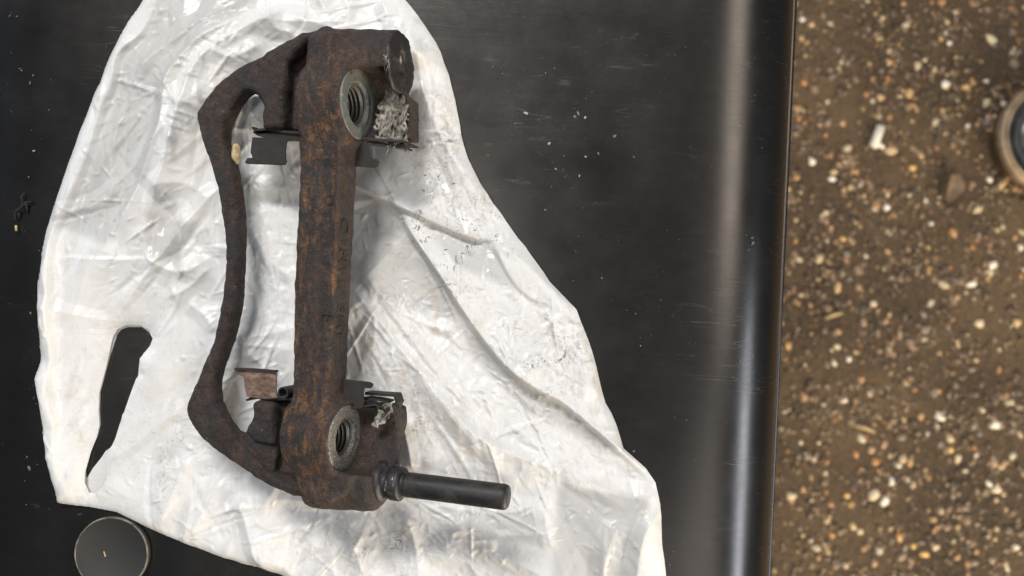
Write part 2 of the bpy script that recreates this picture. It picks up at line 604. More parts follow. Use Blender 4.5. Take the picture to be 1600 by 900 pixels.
# the round tub at the right edge
t = NT('tub_plastic')
v = t.coord('Object')
M['tub_rim'] = t.set(color=t.ramp(t.noise(v, 30, 5), [(0.35, (0.16, 0.11, 0.065)), (0.7, (0.40, 0.30, 0.19))]), rough=0.4)
t = NT('tub_lid_black')
v = t.coord('Object')
M['tub_lid'] = t.set(color=t.ramp(t.noise(v, 24, 5), [(0.4, (0.012, 0.013, 0.015)), (0.75, (0.05, 0.05, 0.05))]), rough=0.3)
TZ = GZ + 46
tc = P(1654, 212, TZ)
TR = 89 * (CAMH - TZ) / FPX
tub = empty('round_tub', (tc[0], tc[1], GZ))
tag(tub, 'dark round tub with pale ringed rim, cut off by the right picture edge', 'tub')
off = (tc[0], tc[1], GZ)
mesh_obj('tub_wall', *lathe([(TR * 0.0 + 1, 2), (TR * .86, 2), (TR * .90, 6), (TR * .95, 28), (TR * .99, 30), (TR, 32), (TR, 43), (TR * .97, 46), (TR * .93, 44)], 72), M['tub_rim'], tub)
mesh_obj('rim_ring', *lathe([(TR * .925, 43), (TR * .915, 47.5), (TR * .89, 48), (TR * .875, 44)], 72), M['tub_rim'], tub)
mesh_obj('tub_lid', *lathe([(TR * .885, 43.5), (TR * .86, 45), (TR * .84, 39), (TR * .80, 35), (TR * .55, 34), (TR * .52, 38), (TR * .48, 38), (TR * .45, 34), (0.5, 34)], 72), M['tub_lid'], tub)

# ------------------------------------------------------------------ the bench: sheet-metal top with rounded edge
YAW = R(-2.6)
bench = empty('metal_bench', (0, 0, GZ))
tag(bench, 'dark brushed metal bench top with a rounded right edge, under the white bag', 'bench')
bench.rotation_euler = (0, 0, YAW)
prof = []
XL, XR, RR = -226.0, 99.6, 38.0
prof += [(XL - 150 - 25 * math.sin(a), -18 - 25 + 25 * math.cos(a)) for a in (R(90), R(60), R(30))]
prof += [(XL - 150, -17.0), (XL - 60, -7.2), (XL - 14, -1.9), (XL - 7, -0.75), (XL, -0.15), (XL + 10, 0.0)]
prof += [(x, 0.0) for x in (-150, -50, 30)]
roll, x_, z_ = [], 0.0, 0.0
for k in range(60):                      # the sheet rolls over slowly at first, then tighter
    a = R(90) * ((k + 0.5) / 60) ** 1.7
    roll.append((x_, z_))
    x_ += math.cos(a); z_ -= math.sin(a)
roll.append((x_, z_))
xe = XR + RR
XS = 76.0
k_ = (xe - XS) / x_
prof += [(XS + x * k_, z * k_) for x, z in roll[::2]]
RR = -prof[-1][1]
prof += [(xe + 0.4, -RR - 4), (xe + 1.5, -RR - 6.2), (xe + 3, -RR - 7)]
prof += [(xe + 4.6 + 1.8 * math.sin(a), -RR - 8.8 + 1.8 * math.cos(a)) for a in [R(d) for d in range(0, 271, 30)]]
ys = np.linspace(-480, 480, 13)
V = [(x, y, z - GZ) for y in ys for x, z in prof]
npf = len(prof)
F = [(j * npf + i, j * npf + i + 1, (j + 1) * npf + i + 1, (j + 1) * npf + i) for j in range(len(ys) - 1) for i in range(npf - 1)]
top = mesh_obj('bench_top', V, F, M['table'], bench)
so = top.modifiers.new('s', 'SOLIDIFY'); so.thickness = 0.0011; so.offset = -1
t = NT('bench_leg_steel')
M['leg'] = t.set(color=(0.05, 0.05, 0.052), rough=0.5, metal=0.6)
for x in (-330, 80):
    for y in (-420, 420):
        h = -GZ - 12 if x > 0 else -GZ - 30
        w = 18
        V = [(x + a * w, y + b * w, c) for c in (0, h) for a, b in ((-1, -1), (1, -1), (1, 1), (-1, 1))]
        F = [(3, 2, 1, 0), (4, 5, 6, 7)] + [(i, (i + 1) % 4, 4 + (i + 1) % 4, 4 + i) for i in range(4)]
        mesh_obj('leg', V, F, M['leg'], bench, False)

# ------------------------------------------------------------------ the plastic bag
outline_px = [(600, -60), (618, -25), (632, 0), (655, 28), (673, 55), (690, 85), (702, 120), (712, 160), (719, 195), (725, 228), (732, 250), (752, 290),
              (790, 345), (820, 385), (858, 440), (880, 463), (900, 483), (908, 505), (919, 532), (935, 590), (945, 628), (961, 660), (972, 697),
              (1008, 730), (1023, 752), (1030, 785), (1033, 850), (1039, 895), (1045, 960), (900, 985), (640, 980), (520, 938), (465, 906),
              (440, 894), (370, 873), (300, 850), (240, 824), (185, 798), (140, 790), (95, 783), (86, 740), (75, 690), (68, 625), (62, 590),
              (70, 562), (66, 500), (65, 440), (70, 395), (82, 345), (100, 290), (113, 252), (130, 205), (152, 150), (176, 92), (195, 52), (228, 0), (258, -60)]
hole_px = [(180, 525), (187, 514), (200, 508), (222, 508), (237, 516), (242, 528), (238, 541), (228, 551), (222, 562), (221, 574), (223, 583), (216, 591),
           (211, 604), (205, 620), (197, 643), (194, 647), (191, 662), (184, 682), (181, 692), (174, 700), (171, 710), (170, 725), (171, 742),
           (163, 760), (152, 769), (143, 768), (137, 752), (138, 735), (145, 706), (154, 682), (158, 664), (157, 640), (158, 612), (164, 590), (172, 560), (176, 540)]
hole_back_px = [(184, 522), (190, 515), (200, 511), (222, 511), (234, 519), (239, 529), (235, 540), (219, 560), (216, 590), (209, 606), (202, 622), (193, 648),
                (187, 664), (181, 684), (174, 699), (166, 704), (158, 716), (146, 731), (136, 748), (135, 735), (143, 704), (154, 680), (158, 664), (157, 640), (158, 612), (164, 590), (172, 560), (178, 540)]
def jagged(poly, step, amp, seed):
    rr = random.Random(seed)
    out = []
    n = len(poly)
    for i in range(n):
        a, b = poly[i], poly[(i + 1) % n]
        l = np.hypot(*(b - a))
        k = max(1, int(l / step))
        nn = np.array((-(b - a)[1], (b - a)[0])) / max(l, 1e-6)
        for j in range(k):
            out.append(a + (b - a) * (j / k) + nn * rr.uniform(-amp, amp) * (1 if j else 0.3))
    return np.array(out)


outline = jagged(P2(outline_px), 5.0, 0.35, 3)
hole = P2(hole_px)
hole_b = P2(hole_back_px)

# (points, height, width to the left of travel, width to the right, rounding)
ridges = [
    ([(550, 287), (620, 322), (690, 355), (735, 372), (768, 376)], 4.2, 22, 0.9, 0.3),
    ([(768, 376), (810, 405), (860, 450), (898, 484)], 3.0, 5, 6, 0.6),
    ([(772, 380), (790, 420), (815, 455), (845, 472)], 1.8, 7, 1.0, 0.4),
    ([(622, 321), (650, 368), (698, 440), (738, 500), (790, 565), (832, 598), (885, 628), (960, 692), (1022, 750)], 7.0, 15, 1.5, 0.6),
    ([(540, 430), (590, 490), (640, 555), (700, 625), (760, 682), (840, 716), (885, 738)], 4.2, 2.4, 9, 0.4),
    ([(600, 470), (640, 520), (690, 580), (740, 640)], 2.4, 3, 4, 0.7),
    ([(570, 420), (620, 480), (680, 510), (720, 505)], 2.2, 4, 3, 0.7),
    ([(780, 501), (820, 498), (862, 485)], 1.6, 1.0, 8, 0.4),
    ([(862, 485), (880, 520), (872, 570)], 1.2, 3, 3, 0.5),
    ([(800, 590), (850, 570), (900, 590), (930, 620)], 1.6, 3, 4, 0.6),
    ([(648, 60), (672, 120), (690, 190), (720, 260), (750, 310), (772, 350)], 3.2, 6, 7, 0.7),
    ([(632, 40), (655, 90), (665, 150), (690, 215), (735, 290)], 2.4, 3, 6, 0.6),
    ([(655, 30), (640, 70), (650, 110)], 2.2, 4, 3, 0.6),
    ([(690, 60), (670, 95), (640, 105)], 1.8, 3, 3, 0.5),
    ([(640, 150), (680, 160), (712, 190)], 1.6, 3, 5, 0.5),
    ([(1022, 752), (985, 772), (920, 752), (870, 748)], 2.2, 4, 6, 0.7),
    ([(1028, 790), (1000, 830), (990, 900), (995, 960)], 3.4, 6, 3, 0.8),
    ([(965, 800), (945, 850), (940, 900), (950, 960)], 3.0, 5, 4, 0.9),
    ([(860, 755), (850, 800), (862, 850)], 1.2, 3, 3, 0.6),
    ([(650, 715), (720, 735), (800, 740), (850, 735)], 1.8, 5, 5, 1.0),
    ([(690, 790), (760, 845), (830, 880), (900, 920)], 3.0, 6, 4, 0.8),
    ([(545, 795), (560, 850), (580, 920)], 2.6, 6, 3, 0.7),
    ([(632, 790), (650, 840), (660, 920)], 3.2, 3.0, 7, 0.8),
    ([(700, 830), (740, 815), (780, 850)], 1.4, 3, 2, 0.5),
    ([(660, 860), (720, 870), (760, 900)], 1.6, 3, 3, 0.5),
    ([(378, 765), (392, 810), (410, 866), (440, 900)], 3.2, 10, 3.0, 0.6),
    ([(410, 866), (440, 872), (470, 905)], 1.6, 3, 5, 0.5),
    ([(480, 800), (500, 850), (560, 845), (590, 870)], 1.2, 4, 4, 0.6),
    ([(360, 745), (330, 790), (300, 835)], 1.6, 3, 4, 0.5),
    ([(300, 700), (280, 760), (258, 820)], 1.2, 4, 3, 0.6),
    ([(172, 722), (220, 690), (262, 655), (300, 640)], 1.4, 5, 2, 0.5),
    ([(290, 660), (265, 710), (255, 790)], 1.0, 2, 4, 0.4),
    ([(612, 632), (632, 650), (645, 700), (650, 735)], 4.2, 2.2, 3.0, 0.6),
    ([(262, -20), (232, 50), (192, 92), (186, 128), (165, 180), (150, 235), (122, 300), (96, 358), (86, 400), (88, 480), (92, 560), (86, 600), (96, 660), (100, 720), (120, 778)], 2.8, 1.3, 9, 0.4),
    ([(415, 25), (335, 68), (287, 118), (276, 150), (272, 205), (250, 262), (215, 330), (178, 385)], 5.6, 10, 4.0, 0.7),
    ([(470, 22), (400, 52), (345, 92), (318, 125), (308, 160), (292, 215), (270, 280), (240, 350)], 4.2, 9, 3.0, 0.6),
    ([(380, 5), (300, 60), (240, 105), (215, 160), (185, 230), (150, 300)], 3.0, 6, 4, 0.8),
    ([(188, 126), (225, 140), (268, 153)], 0.9, 0.9, 0.9, 0.2),
    ([(271, 134), (290, 160), (304, 180)], 0.9, 0.9, 0.9, 0.2),
    ([(345, 90), (380, 100), (420, 75)], 1.6, 3, 3, 0.4),
    ([(430, 20), (440, 55), (470, 60)], 1.8, 3, 3, 0.4),
    ([(500, -10), (515, 25), (560, 40)], 2.0, 4, 3, 0.5),
    ([(560, -10), (545, 40)], 1.6, 2, 3, 0.4),
    ([(600, 5), (610, 40), (600, 50)], 1.6, 3, 3, 0.4),
    ([(300, 330), (295, 385), (300, 425), (340, 400)], 2.2, 5, 3, 0.5),
    ([(240, 350), (242, 400), (285, 425), (330, 405)], 2.0, 3, 5, 0.6),
    ([(270, 465), (305, 448), (340, 415)], 2.0, 3, 4, 0.5),
    ([(300, 470), (330, 495), (345, 520)], 1.4, 3, 3, 0.4),
    ([(245, 300), (300, 290), (340, 320)], 1.4, 4, 4, 0.6),
    ([(392, 345), (415, 385), (440, 420), (470, 440)], 2.4, 3, 2.5, 0.4),
    ([(385, 350), (420, 332), (470, 330)], 2.0, 1.5, 5, 0.4),
    ([(430, 360), (428, 395), (450, 410)], 1.2, 2, 2, 0.3),
    ([(372, 528), (420, 522), (470, 510)], 1.8, 2, 3, 0.4),
    ([(380, 535), (420, 540), (470, 545)], 1.8, 2, 4, 0.4),
    ([(395, 545), (420, 575), (440, 605)], 1.8, 3, 3, 0.5),
    ([(380, 290), (420, 300), (470, 290)], 1.5, 4, 3, 0.5),
    ([(364, 204), (400, 208)], 0.8, 1, 1, 0.2),
    ([(545, 640), (560, 720), (560, 800)], 1.5, 4, 4, 0.8),
    ([(65, 592), (76, 640), (84, 700), (96, 770)], 1.6, 3, 3, 0.4),
    ([(85, 345), (125, 330), (170, 318), (205, 290)], 1.4, 4, 3, 0.6),
    ([(70, 400), (90, 470), (78, 560)], 1.2, 3, 3, 0.5),
    ([(96, 409), (120, 402), (150, 405), (200, 406), (248, 404)], 0.8, 0.6, 6, 0.2),
]

GS = 0.52
lo = outline.min(0) - 2
hi = outline.max(0) + 2
nx_, ny_ = int((hi[0] - lo[0]) / GS) + 2, int((hi[1] - lo[1]) / GS) + 2
gx = lo[0] + GS * np.arange(nx_)
gy = lo[1] + GS * np.arange(ny_)
X, Y = np.meshgrid(gx, gy)
PXX, PYY = X / (CAMH / FPX) + 800, 450 - Y / (CAMH / FPX)
d_out = seg_dist(X, Y, outline)
ins_out = inside(X, Y, outline)


def facet_field(spacing, amp, seed):
    """Crumple: piecewise-flat facets over a jittered triangulation."""
    rr = np.random.default_rng(seed)
    a = np.arange(lo[0] - 30, hi[0] + 30, spacing)
    b = np.arange(lo[1] - 30, hi[1] + 30, spacing)
    A, B = np.meshgrid(a, b)
    A = A + rr.uniform(-.55, .55, A.shape) * spacing
    B = B + rr.uniform(-.55, .55, A.shape) * spacing
    H = rr.uniform(-1, 1, A.shape) * amp
    pts = [Vector((float(x), float(y))) for x, y in zip(A.ravel(), B.ravel())]
    res = geometry.delaunay_2d_cdt(pts, [], [], 0, 1e-5)
    vs, fs, orig = res[0], res[2], res[3]
    Hh = H.ravel()
    verts = [(v_.x, v_.y, float(Hh[o_[0]]) if o_ else 0.0) for v_, o_ in zip(vs, orig)]
    bvh = BVHTree.FromPolygons(verts, fs)
    return bvh


def eval_facets(bvh, X, Y, mask):
    out = np.zeros(X.shape)
    dn = Vector((0, 0, -1))
    idx = np.argwhere(mask)
    for i, j in idx:
        h = bvh.ray_cast(Vector((X[i, j], Y[i, j], 100.0)), dn)
        if h[0] is not None:
            out[i, j] = h[0].z
    return out


def gauss(px, py, s, sy=None):
    return np.exp(-((PXX - px) / s) ** 2 - ((PYY - py) / (sy or s)) ** 2)


near = ins_out | (d_out[0] < 2.0)
# gentle warp so that the creases bend
def wave(sx, sy, ph):
    return np.sin(X / sx + ph) * np.cos(Y / sy - 1.7 * ph)


WX = X + 1.2 * wave(11, 15, 0.4)
WY = Y + 1.2 * wave(14, 10, 1.9)
ca_, sa_ = np.cos(R(-48)), np.sin(R(-48))
RX, RY = X * ca_ + Y * sa_, -X * sa_ + Y * ca_            # folds of the right half run down to the right
cb_, sb_ = np.cos(R(62)), np.sin(R(62))
QX, QY = X * cb_ + Y * sb_, -X * sb_ + Y * cb_            # those of the left half up to the right
blend = 1 / (1 + np.exp((X + 70) / 10))
f1 = eval_facets(facet_field(25, 4.2, 1), X + 0.4 * (WX - X), Y + 0.4 * (WY - Y), near)
lo0, hi0 = lo.copy(), hi.copy()
lo, hi = np.array((-420., -420.)), np.array((420., 420.))
bA, bB = facet_field(13, 2.4, 21), facet_field(13, 2.4, 22)
lo, hi = lo0, hi0
fA = eval_facets(bA, RX * 0.42 + 0.3 * (WX - X), RY + 0.5 * (WY - Y), near)
fB = eval_facets(bB, QX * 0.42 + 0.3 * (WX - X), QY + 0.5 * (WY - Y), near)
f_long = fA * (1 - blend) + fB * blend
soft = np.clip(gauss(170, 560, 95, 190) + gauss(620, 260, 60, 50) + 0.5 * gauss(720, 440, 60, 80), 0, 1)     # smooth stretches of film
crumple = np.clip(gauss(680, 520, 110, 90) + gauss(830, 650, 110, 80) + gauss(560, 850, 160, 60) * .5 + gauss(880, 560, 50, 60)
                  + gauss(330, 120, 120, 100) * .6 + gauss(420, 430, 60, 140) * .9 + gauss(760, 830, 120, 60) * .6, 0, 1)
# film creases: straight tents that die out at both ends, flat between
tents = np.zeros(X.shape)
rt = np.random.default_rng(77)


def add_tents(n, Lr, wr, hr, spread, zone, zmin):
    k = 0
    while k < n:
        cx, cy = rt.uniform(lo[0], hi[0]), rt.uniform(lo[1], hi[1])
        i_, j_ = int((cx - gx[0]) / GS), int((cy - gy[0]) / GS)
        if not (0 <= i_ < nx_ and 0 <= j_ < ny_) or rt.random() > max(zmin, zone[j_, i_]):
            continue
        k += 1
        base = R(-48) if cx > -70 + rt.normal(0, 12) else R(62)
        if rt.random() < 0.28:
            base = rt.uniform(0, 3.14)
        th = base + rt.normal(0, R(spread))
        ln, wd = rt.uniform(*Lr), rt.uniform(*wr)
        hh = rt.uniform(*hr) * (1 if rt.random() < 0.65 else -0.6)
        rch = ln / 2 + wd * 2
        a0, a1 = np.searchsorted(gx, (cx - rch, cx + rch))
        b0, b1 = np.searchsorted(gy, (cy - rch, cy + rch))
        dx, dy = X[b0:b1, a0:a1] - cx, Y[b0:b1, a0:a1] - cy
        al = dx * math.cos(th) + dy * math.sin(th)
        be = -dx * math.sin(th) + dy * math.cos(th) + al * al / ln * rt.normal(0, 0.12)
        asym = rt.uniform(0.5, 1.0)
        ww = np.where(be > 0, wd, wd * asym) * (1.15 - 0.9 * np.abs(al) / (ln / 2 + wd))
        pr = np.clip(1 - np.abs(be) / np.maximum(ww, 0.3), 0, 1) * np.clip(1 - np.abs(al) / (ln / 2), 0, 1)
        tents[b0:b1, a0:a1] += hh * pr


ones = np.ones(X.shape)
add_tents(75, (40, 120), (7, 17), (1.5, 4.0), 16, 1 - 0.75 * soft, 0.05)
add_tents(420, (12, 60), (1.1, 3.6), (0.4, 1.5), 28, np.clip(0.35 + crumple, 0, 1) * (1 - 0.7 * soft), 0.05)
add_tents(3200, (3, 12), (0.8, 2.0), (0.18, 0.70), 60, np.clip(crumple * 1.0 + 0.16, 0, 1) * (1 - 0.6 * soft), 0.03)
Hb = 3.6 + tents + f1 * (0.35 - 0.2 * soft)
Hb += f_long * (0.45 - 0.35 * soft)
Hb += 1.2 * wave(31, 27, 0.3) + 3.0 * gauss(800, 640, 140, 120) + 2.0 * gauss(330, 150, 120, 110) + 3.0 * gauss(880, 830, 110, 90)
for pts, h, wl, wr, rd in ridges:
    pl = P2(pts)
    k = 4
    fine_ = []
    for i in range(len(pl) - 1):
        p0, p1, p2, p3 = pl[max(i - 1, 0)], pl[i], pl[i + 1], pl[min(i + 2, len(pl) - 1)]
        for j in range(k):
            u_ = j / k
            fine_.append(0.5 * (2 * p1 + (p2 - p0) * u_ + (2 * p0 - 5 * p1 + 4 * p2 - p3) * u_ ** 2 + (3 * p1 - p0 - 3 * p2 + p3) * u_ ** 3))
    fine_.append(pl[-1])
    fine_ = np.array(fine_)
    reach = 5 * max(wl, wr)
    x0, y0 = fine_.min(0) - reach
    x1, y1 = fine_.max(0) + reach
    i0, i1 = np.searchsorted(gx, (x0, x1))
    j0, j1 = np.searchsorted(gy, (y0, y1))
    sx_, sy_ = WX[j0:j1, i0:i1] * .25 + X[j0:j1, i0:i1] * .75, WY[j0:j1, i0:i1] * .25 + Y[j0:j1, i0:i1] * .75
    if sx_.size == 0:
        continue
    d, qx, qy, sd, par = seg_dist(sx_, sy_, fine_, False)
    w = np.where(sd > 0, wl, wr)
    rd = min(rd, 0.4) * 0.6
    dr = np.sqrt(d * d + rd * rd) - rd
    endt = np.clip(np.minimum(par, 1 - par) / 0.16, 0, 1)
    endt = 0.15 + 0.85 * endt * endt * (3 - 2 * endt)
    Hb[j0:j1, i0:i1] += 1.25 * h * endt * (0.45 * np.exp(-dr / w) + 0.55 * np.clip(1 - dr / (1.7 * w), 0, 1))
# edges come down to the table; the middle is weighed down by the casting
edge = 0.30 + 0.70 * (1 - np.exp(-np.where(ins_out, d_out[0], 0) / 2.6))
dh = seg_dist(X, Y, hole)[0]
edge *= 1 - 0.8 * np.exp(-dh / 6.0)
cap = 30 - 24.5 * np.clip(gauss(480, 420, 110, 330) * 1.3, 0, 1)
Hb = np.maximum(Hb, 0.4) * edge + 0.75
Hb = cap - np.log1p(np.exp(np.clip((cap - Hb) / 1.2, -40, 40))) * 1.2
Hb = np.maximum(Hb, 0.75)


def grid_sheet(Hf, outl, holes, X, Y):
    xc, yc = (X[:-1, :-1] + X[1:, 1:]) / 2, (Y[:-1, :-1] + Y[1:, 1:]) / 2
    keep = inside(xc, yc, outl)
    for hh in holes:
        keep &= ~inside(xc, yc, hh)
    cnt = np.zeros(X.shape, int)
    cnt[:-1, :-1] += keep; cnt[1:, :-1] += keep; cnt[:-1, 1:] += keep; cnt[1:, 1:] += keep
    used = cnt > 0
    bnd = used & (cnt < 4)
    XX, YY = X.copy(), Y.copy()
    bx, by = X[bnd], Y[bnd]
    best, nx, ny, _, _ = seg_dist(bx, by, outl)
    for hh in holes:
        d2, mx, my, _, _ = seg_dist(bx, by, hh)
        m = d2 < best
        best, nx, ny = np.where(m, d2, best), np.where(m, mx, nx), np.where(m, my, ny)
    XX[bnd], YY[bnd] = nx, ny
    idx = -np.ones(X.shape, int)
    idx[used] = np.arange(used.sum())
    V = np.stack([XX[used], YY[used], Hf[used]], 1)
    jj, ii = np.nonzero(keep)
    F = np.stack([idx[jj, ii], idx[jj, ii + 1], idx[jj + 1, ii + 1], idx[jj + 1, ii]], 1)
    return V, F, used


def fast_mesh(name, V, F, mat, parent=None, off=(0, 0, 0)):
    V = (np.asarray(V) - np.asarray(off)) * MM
    k = F.shape[1]
    me = bpy.data.meshes.new(name)
    me.vertices.add(len(V))
    me.vertices.foreach_set('co', V.astype(np.float32).ravel())
    me.loops.add(F.size)
    me.loops.foreach_set('vertex_index', F.astype(np.int32).ravel())
    me.polygons.add(len(F))
    me.polygons.foreach_set('loop_start', (np.arange(len(F)) * k).astype(np.int32))
    me.update(calc_edges=True)
    me.validate()
    return link(name, me, mat, parent)


# bag film: white, slightly see-through, soiled
t = NT('white_plastic_film')
v = t.coord('Object')
vst = t.coord('Object', (1.4, 1, 1), (0, 0, 0.8))
smudge, fleck, patch, grime = t.attr('smudge'), t.attr('fleck'), t.attr('patch'), t.attr('grime')
n1 = t.noise(v, 70, 6, 0.65)
c = t.mix(t.ramp(n1, [(0.35, 0.0), (0.7, 1.0)]), (0.81, 0.805, 0.795), (0.75, 0.745, 0.735))
c = t.mix(t.attr('layer_shade'), c, (0.52, 0.515, 0.505))
c = t.mix(t.math('MULTIPLY', smudge, t.ramp(t.noise(vst, 110, 6, 0.7, 0.8), [(0.48, 0.0), (0.70, 0.75)]), True), c, (0.52, 0.43, 0.32))
c = t.mix(t.math('MULTIPLY', grime, t.ramp(t.noise(vst, 190, 6, 0.75, 1.2), [(0.46, 0.0), (0.66, 0.85)]), True), c, (0.40, 0.375, 0.34))
fl = t.ramp(t.noise(t.coord('Object', (1, 3.4, 1), (0, 0, 0.85)), 210, 4, 0.65, 1.3), [(0.585, 0.0), (0.62, 1.0)])
fl = t.math('MAXIMUM', fl, t.ramp(t.noise(t.coord('Object', (3.2, 1, 1), (0, 0, 0.3)), 190, 4, 0.65, 1.3), [(0.60, 0.0), (0.635, 1.0)]))
fl = t.math('MULTIPLY', fl, t.ramp(t.noise(v, 120, 2, 0.5), [(0.45, 0.0), (0.6, 1.0)]))
c = t.mix(t.math('MULTIPLY', fl, fleck, True), c, (0.10, 0.097, 0.093))
wv = t.n('ShaderNodeTexWave', wave_type='BANDS', bands_direction='Y')
t.l(t.coord('Object', rot=(0, 0, 0.03)), wv.inputs['Vector'])
wv.inputs['Scale'].default_value = 260; wv.inputs['Distortion'].default_value = 2.0; wv.inputs['Detail'].default_value = 2
wv2 = t.n('ShaderNodeTexWave', wave_type='BANDS', bands_direction='X')
t.l(t.coord('Object', rot=(0, 0, 0.03)), wv2.inputs['Vector'])
wv2.inputs['Scale'].default_value = 230; wv2.inputs['Distortion'].default_value = 3.0
linen = t.math('MULTIPLY', t.math('ADD', wv.outputs[1], t.math('MULTIPLY', wv2.outputs[1], 0.6)), patch)
crk = t.noise(t.coord('Object', (1, 1.8, 1), (0, 0, -0.7)), 210, 4, 0.6, 1.4)
crk = t.math('ABSOLUTE', t.math('SUBTRACT', crk, 0.5))
crk2 = t.math('ABSOLUTE', t.math('SUBTRACT', t.noise(v, 90, 3, 0.5, 0.9), 0.5))
nb = t.bump(t.math('MULTIPLY', crk, t.attr('crumple')), 0.35, 0.0012)
nb = t.bump(crk2, 0.04, 0.003, nb)
nb = t.bump(linen, 0.10, 0.00018, nb)
film = t.set(color=c, rough=t.ramp(n1, [(0.3, 0.24), (0.7, 0.40)]), normal=nb, spec=0.5)
tr = t.n('ShaderNodeBsdfTranslucent')
t.l(c, tr.inputs['Color']); t.l(nb, tr.inputs['Normal'])
mx = t.n('ShaderNodeMixShader')
mx.inputs[0].default_value = 0.15
t.l(t.b.outputs[0], mx.inputs[1]); t.l(tr.outputs[0], mx.inputs[2])
t.l(mx.outputs[0], t.out.inputs['Surface'])
M['film'] = film

bagc = P(520, 480)
bag = empty('carrier_bag', (bagc[0], bagc[1], 0))
tag(bag, 'crumpled dirty white plastic carrier bag with a cut-out handle, spread on the bench', 'bag')
boff = (bagc[0], bagc[1], 0)
V, F, used = grid_sheet(Hb, outline, [hole], X, Y)
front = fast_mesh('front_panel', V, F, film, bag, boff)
pxu, pyu = PXX[used], PYY[used]


def gu(px, py, s, sy=None):
    return np.exp(-((pxu - px) / s) ** 2 - ((pyu - py) / (sy or s)) ** 2)


add_attr(front, 'smudge', np.clip(0.25 + gu(690, 480, 60, 50) + gu(600, 560, 60, 80) + .9 * gu(660, 660, 80, 60) + .8 * gu(600, 830, 50, 70) + .8 * gu(890, 740, 80, 25)
                                  + .7 * gu(300, 350, 40, 30) + .8 * gu(200, 555, 25, 40) + .6 * gu(140, 640, 30, 60) + .5 * gu(580, 270, 40, 30) + .5 * gu(900, 560, 40, 60) + .5 * gu(930, 640, 20, 60), 0, 1))
add_attr(front, 'grime', np.clip(0.12 + gu(690, 230, 35, 80) + gu(730, 330, 50, 40) + .8 * gu(640, 210, 25, 50) + .9 * gu(470, 760, 1, 1) + .9 * gu(262, 745, 14, 60) + .7 * gu(880, 540, 60, 50)
                                 + .6 * gu(660, 650, 50, 60) + .5 * gu(600, 790, 60, 60) + .4 * gu(150, 340, 60, 30) + .4 * gu(140, 770, 50, 12), 0, 1))
add_attr(front, 'fleck', np.clip(0.10 + gu(690, 320, 70, 45) + gu(720, 380, 60, 40) + .8 * gu(660, 440, 60, 60) + .9 * gu(860, 540, 60, 60) + .8 * gu(690, 240, 40, 60) + .7 * gu(650, 640, 50, 40)
                                 + .5 * gu(840, 610, 30, 40) + .5 * gu(600, 840, 80, 40) + .35 * gu(290, 700, 70, 60) + .4 * gu(280, 180, 30, 40), 0, 1))
pin_ = inside(pxu, pyu, [(95, 412), (120, 403), (240, 405), (300, 430), (290, 620), (250, 700), (240, 800), (120, 780), (92, 600)])
add_attr(front, 'patch', pin_.astype(float))
add_attr(front, 'crumple', np.clip(0.15 + crumple[used], 0, 1))
ply_shade_zones = [[(262, -20), (240, 50), (196, 95), (190, 130), (152, 240), (100, 355), (178, 385), (215, 330), (250, 262), (272, 205), (280, 130), (330, 70), (420, 0)],
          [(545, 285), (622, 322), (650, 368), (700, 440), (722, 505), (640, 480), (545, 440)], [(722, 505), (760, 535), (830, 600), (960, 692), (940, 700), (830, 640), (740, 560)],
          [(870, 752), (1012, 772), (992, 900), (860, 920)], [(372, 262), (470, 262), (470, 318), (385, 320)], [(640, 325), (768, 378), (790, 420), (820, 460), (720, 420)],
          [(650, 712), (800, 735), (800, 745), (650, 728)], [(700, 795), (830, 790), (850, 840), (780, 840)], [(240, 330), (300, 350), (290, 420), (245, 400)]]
ply_shade = np.zeros(len(pxu))  # greyer zones: one-ply film, plus painted shade of bar, pin and folds
for q in ply_shade_zones:
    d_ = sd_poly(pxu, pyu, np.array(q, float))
    ply_shade = np.maximum(ply_shade, 1 / (1 + np.exp(np.clip(d_ / 2.5, -30, 30))))
add_attr(front, 'layer_shade', 0.8 * ply_shade)
# back panel, flat on the table, a little inside the front one
nrm_in = outline + (outline.mean(0) - outline) / np.linalg.norm(outline.mean(0) - outline, axis=1)[:, None] * 1.2
V, F, used2 = grid_sheet(np.full(X.shape, 0.35), nrm_in, [hole_b], X, Y)
back = fast_mesh('back_panel', V, F, film, bag, boff)
for nm in ('smudge', 'grime', 'fleck', 'patch', 'crumple', 'layer_shade'):
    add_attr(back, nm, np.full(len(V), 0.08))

# ------------------------------------------------------------------ the caliper bracket
PHI, PSI = R(16), R(2.9)
O3 = np.array((-78.9, P(505, 420, 38)[1], 38.1))
eu = np.array((math.cos(PHI) * math.cos(PSI), -math.cos(PHI) * math.sin(PSI), math.sin(PHI)))
ev = np.array((math.sin(PSI), math.cos(PSI), 0))
ew = np.cross(eu, ev)
B3 = np.stack([eu, ev, ew], 1)            # local (u, v, w) -> world


def toW(p):
    return O3 + np.asarray(p, float) @ B3.T


CAMP = np.array((0, 0, CAMH))


def L(px, py, w):
    """Local (u, v) of the point on the plane w that is seen at the pixel."""
    d = np.array(((px - 800) / FPX, (450 - py) / FPX, -1.0))
    o = (CAMP - O3) @ B3
    dl = d @ B3
    s = (w - o[2]) / dl[2]
    q = o + s * dl
    return q[:2]


def Lp(pts, w):
    return np.array([L(a, b, w) for a, b in pts])


def uvw(px, py, w):
    q = L(px, py, w)
    return np.array((q[0], q[1], w))


root = empty('brake_caliper_bracket', (O3[0], O3[1], 0))
tag(root, 'rusty cast iron brake caliper bracket with guide pin lying on the white bag', 'caliper bracket')
roff = (O3[0], O3[1], 0)

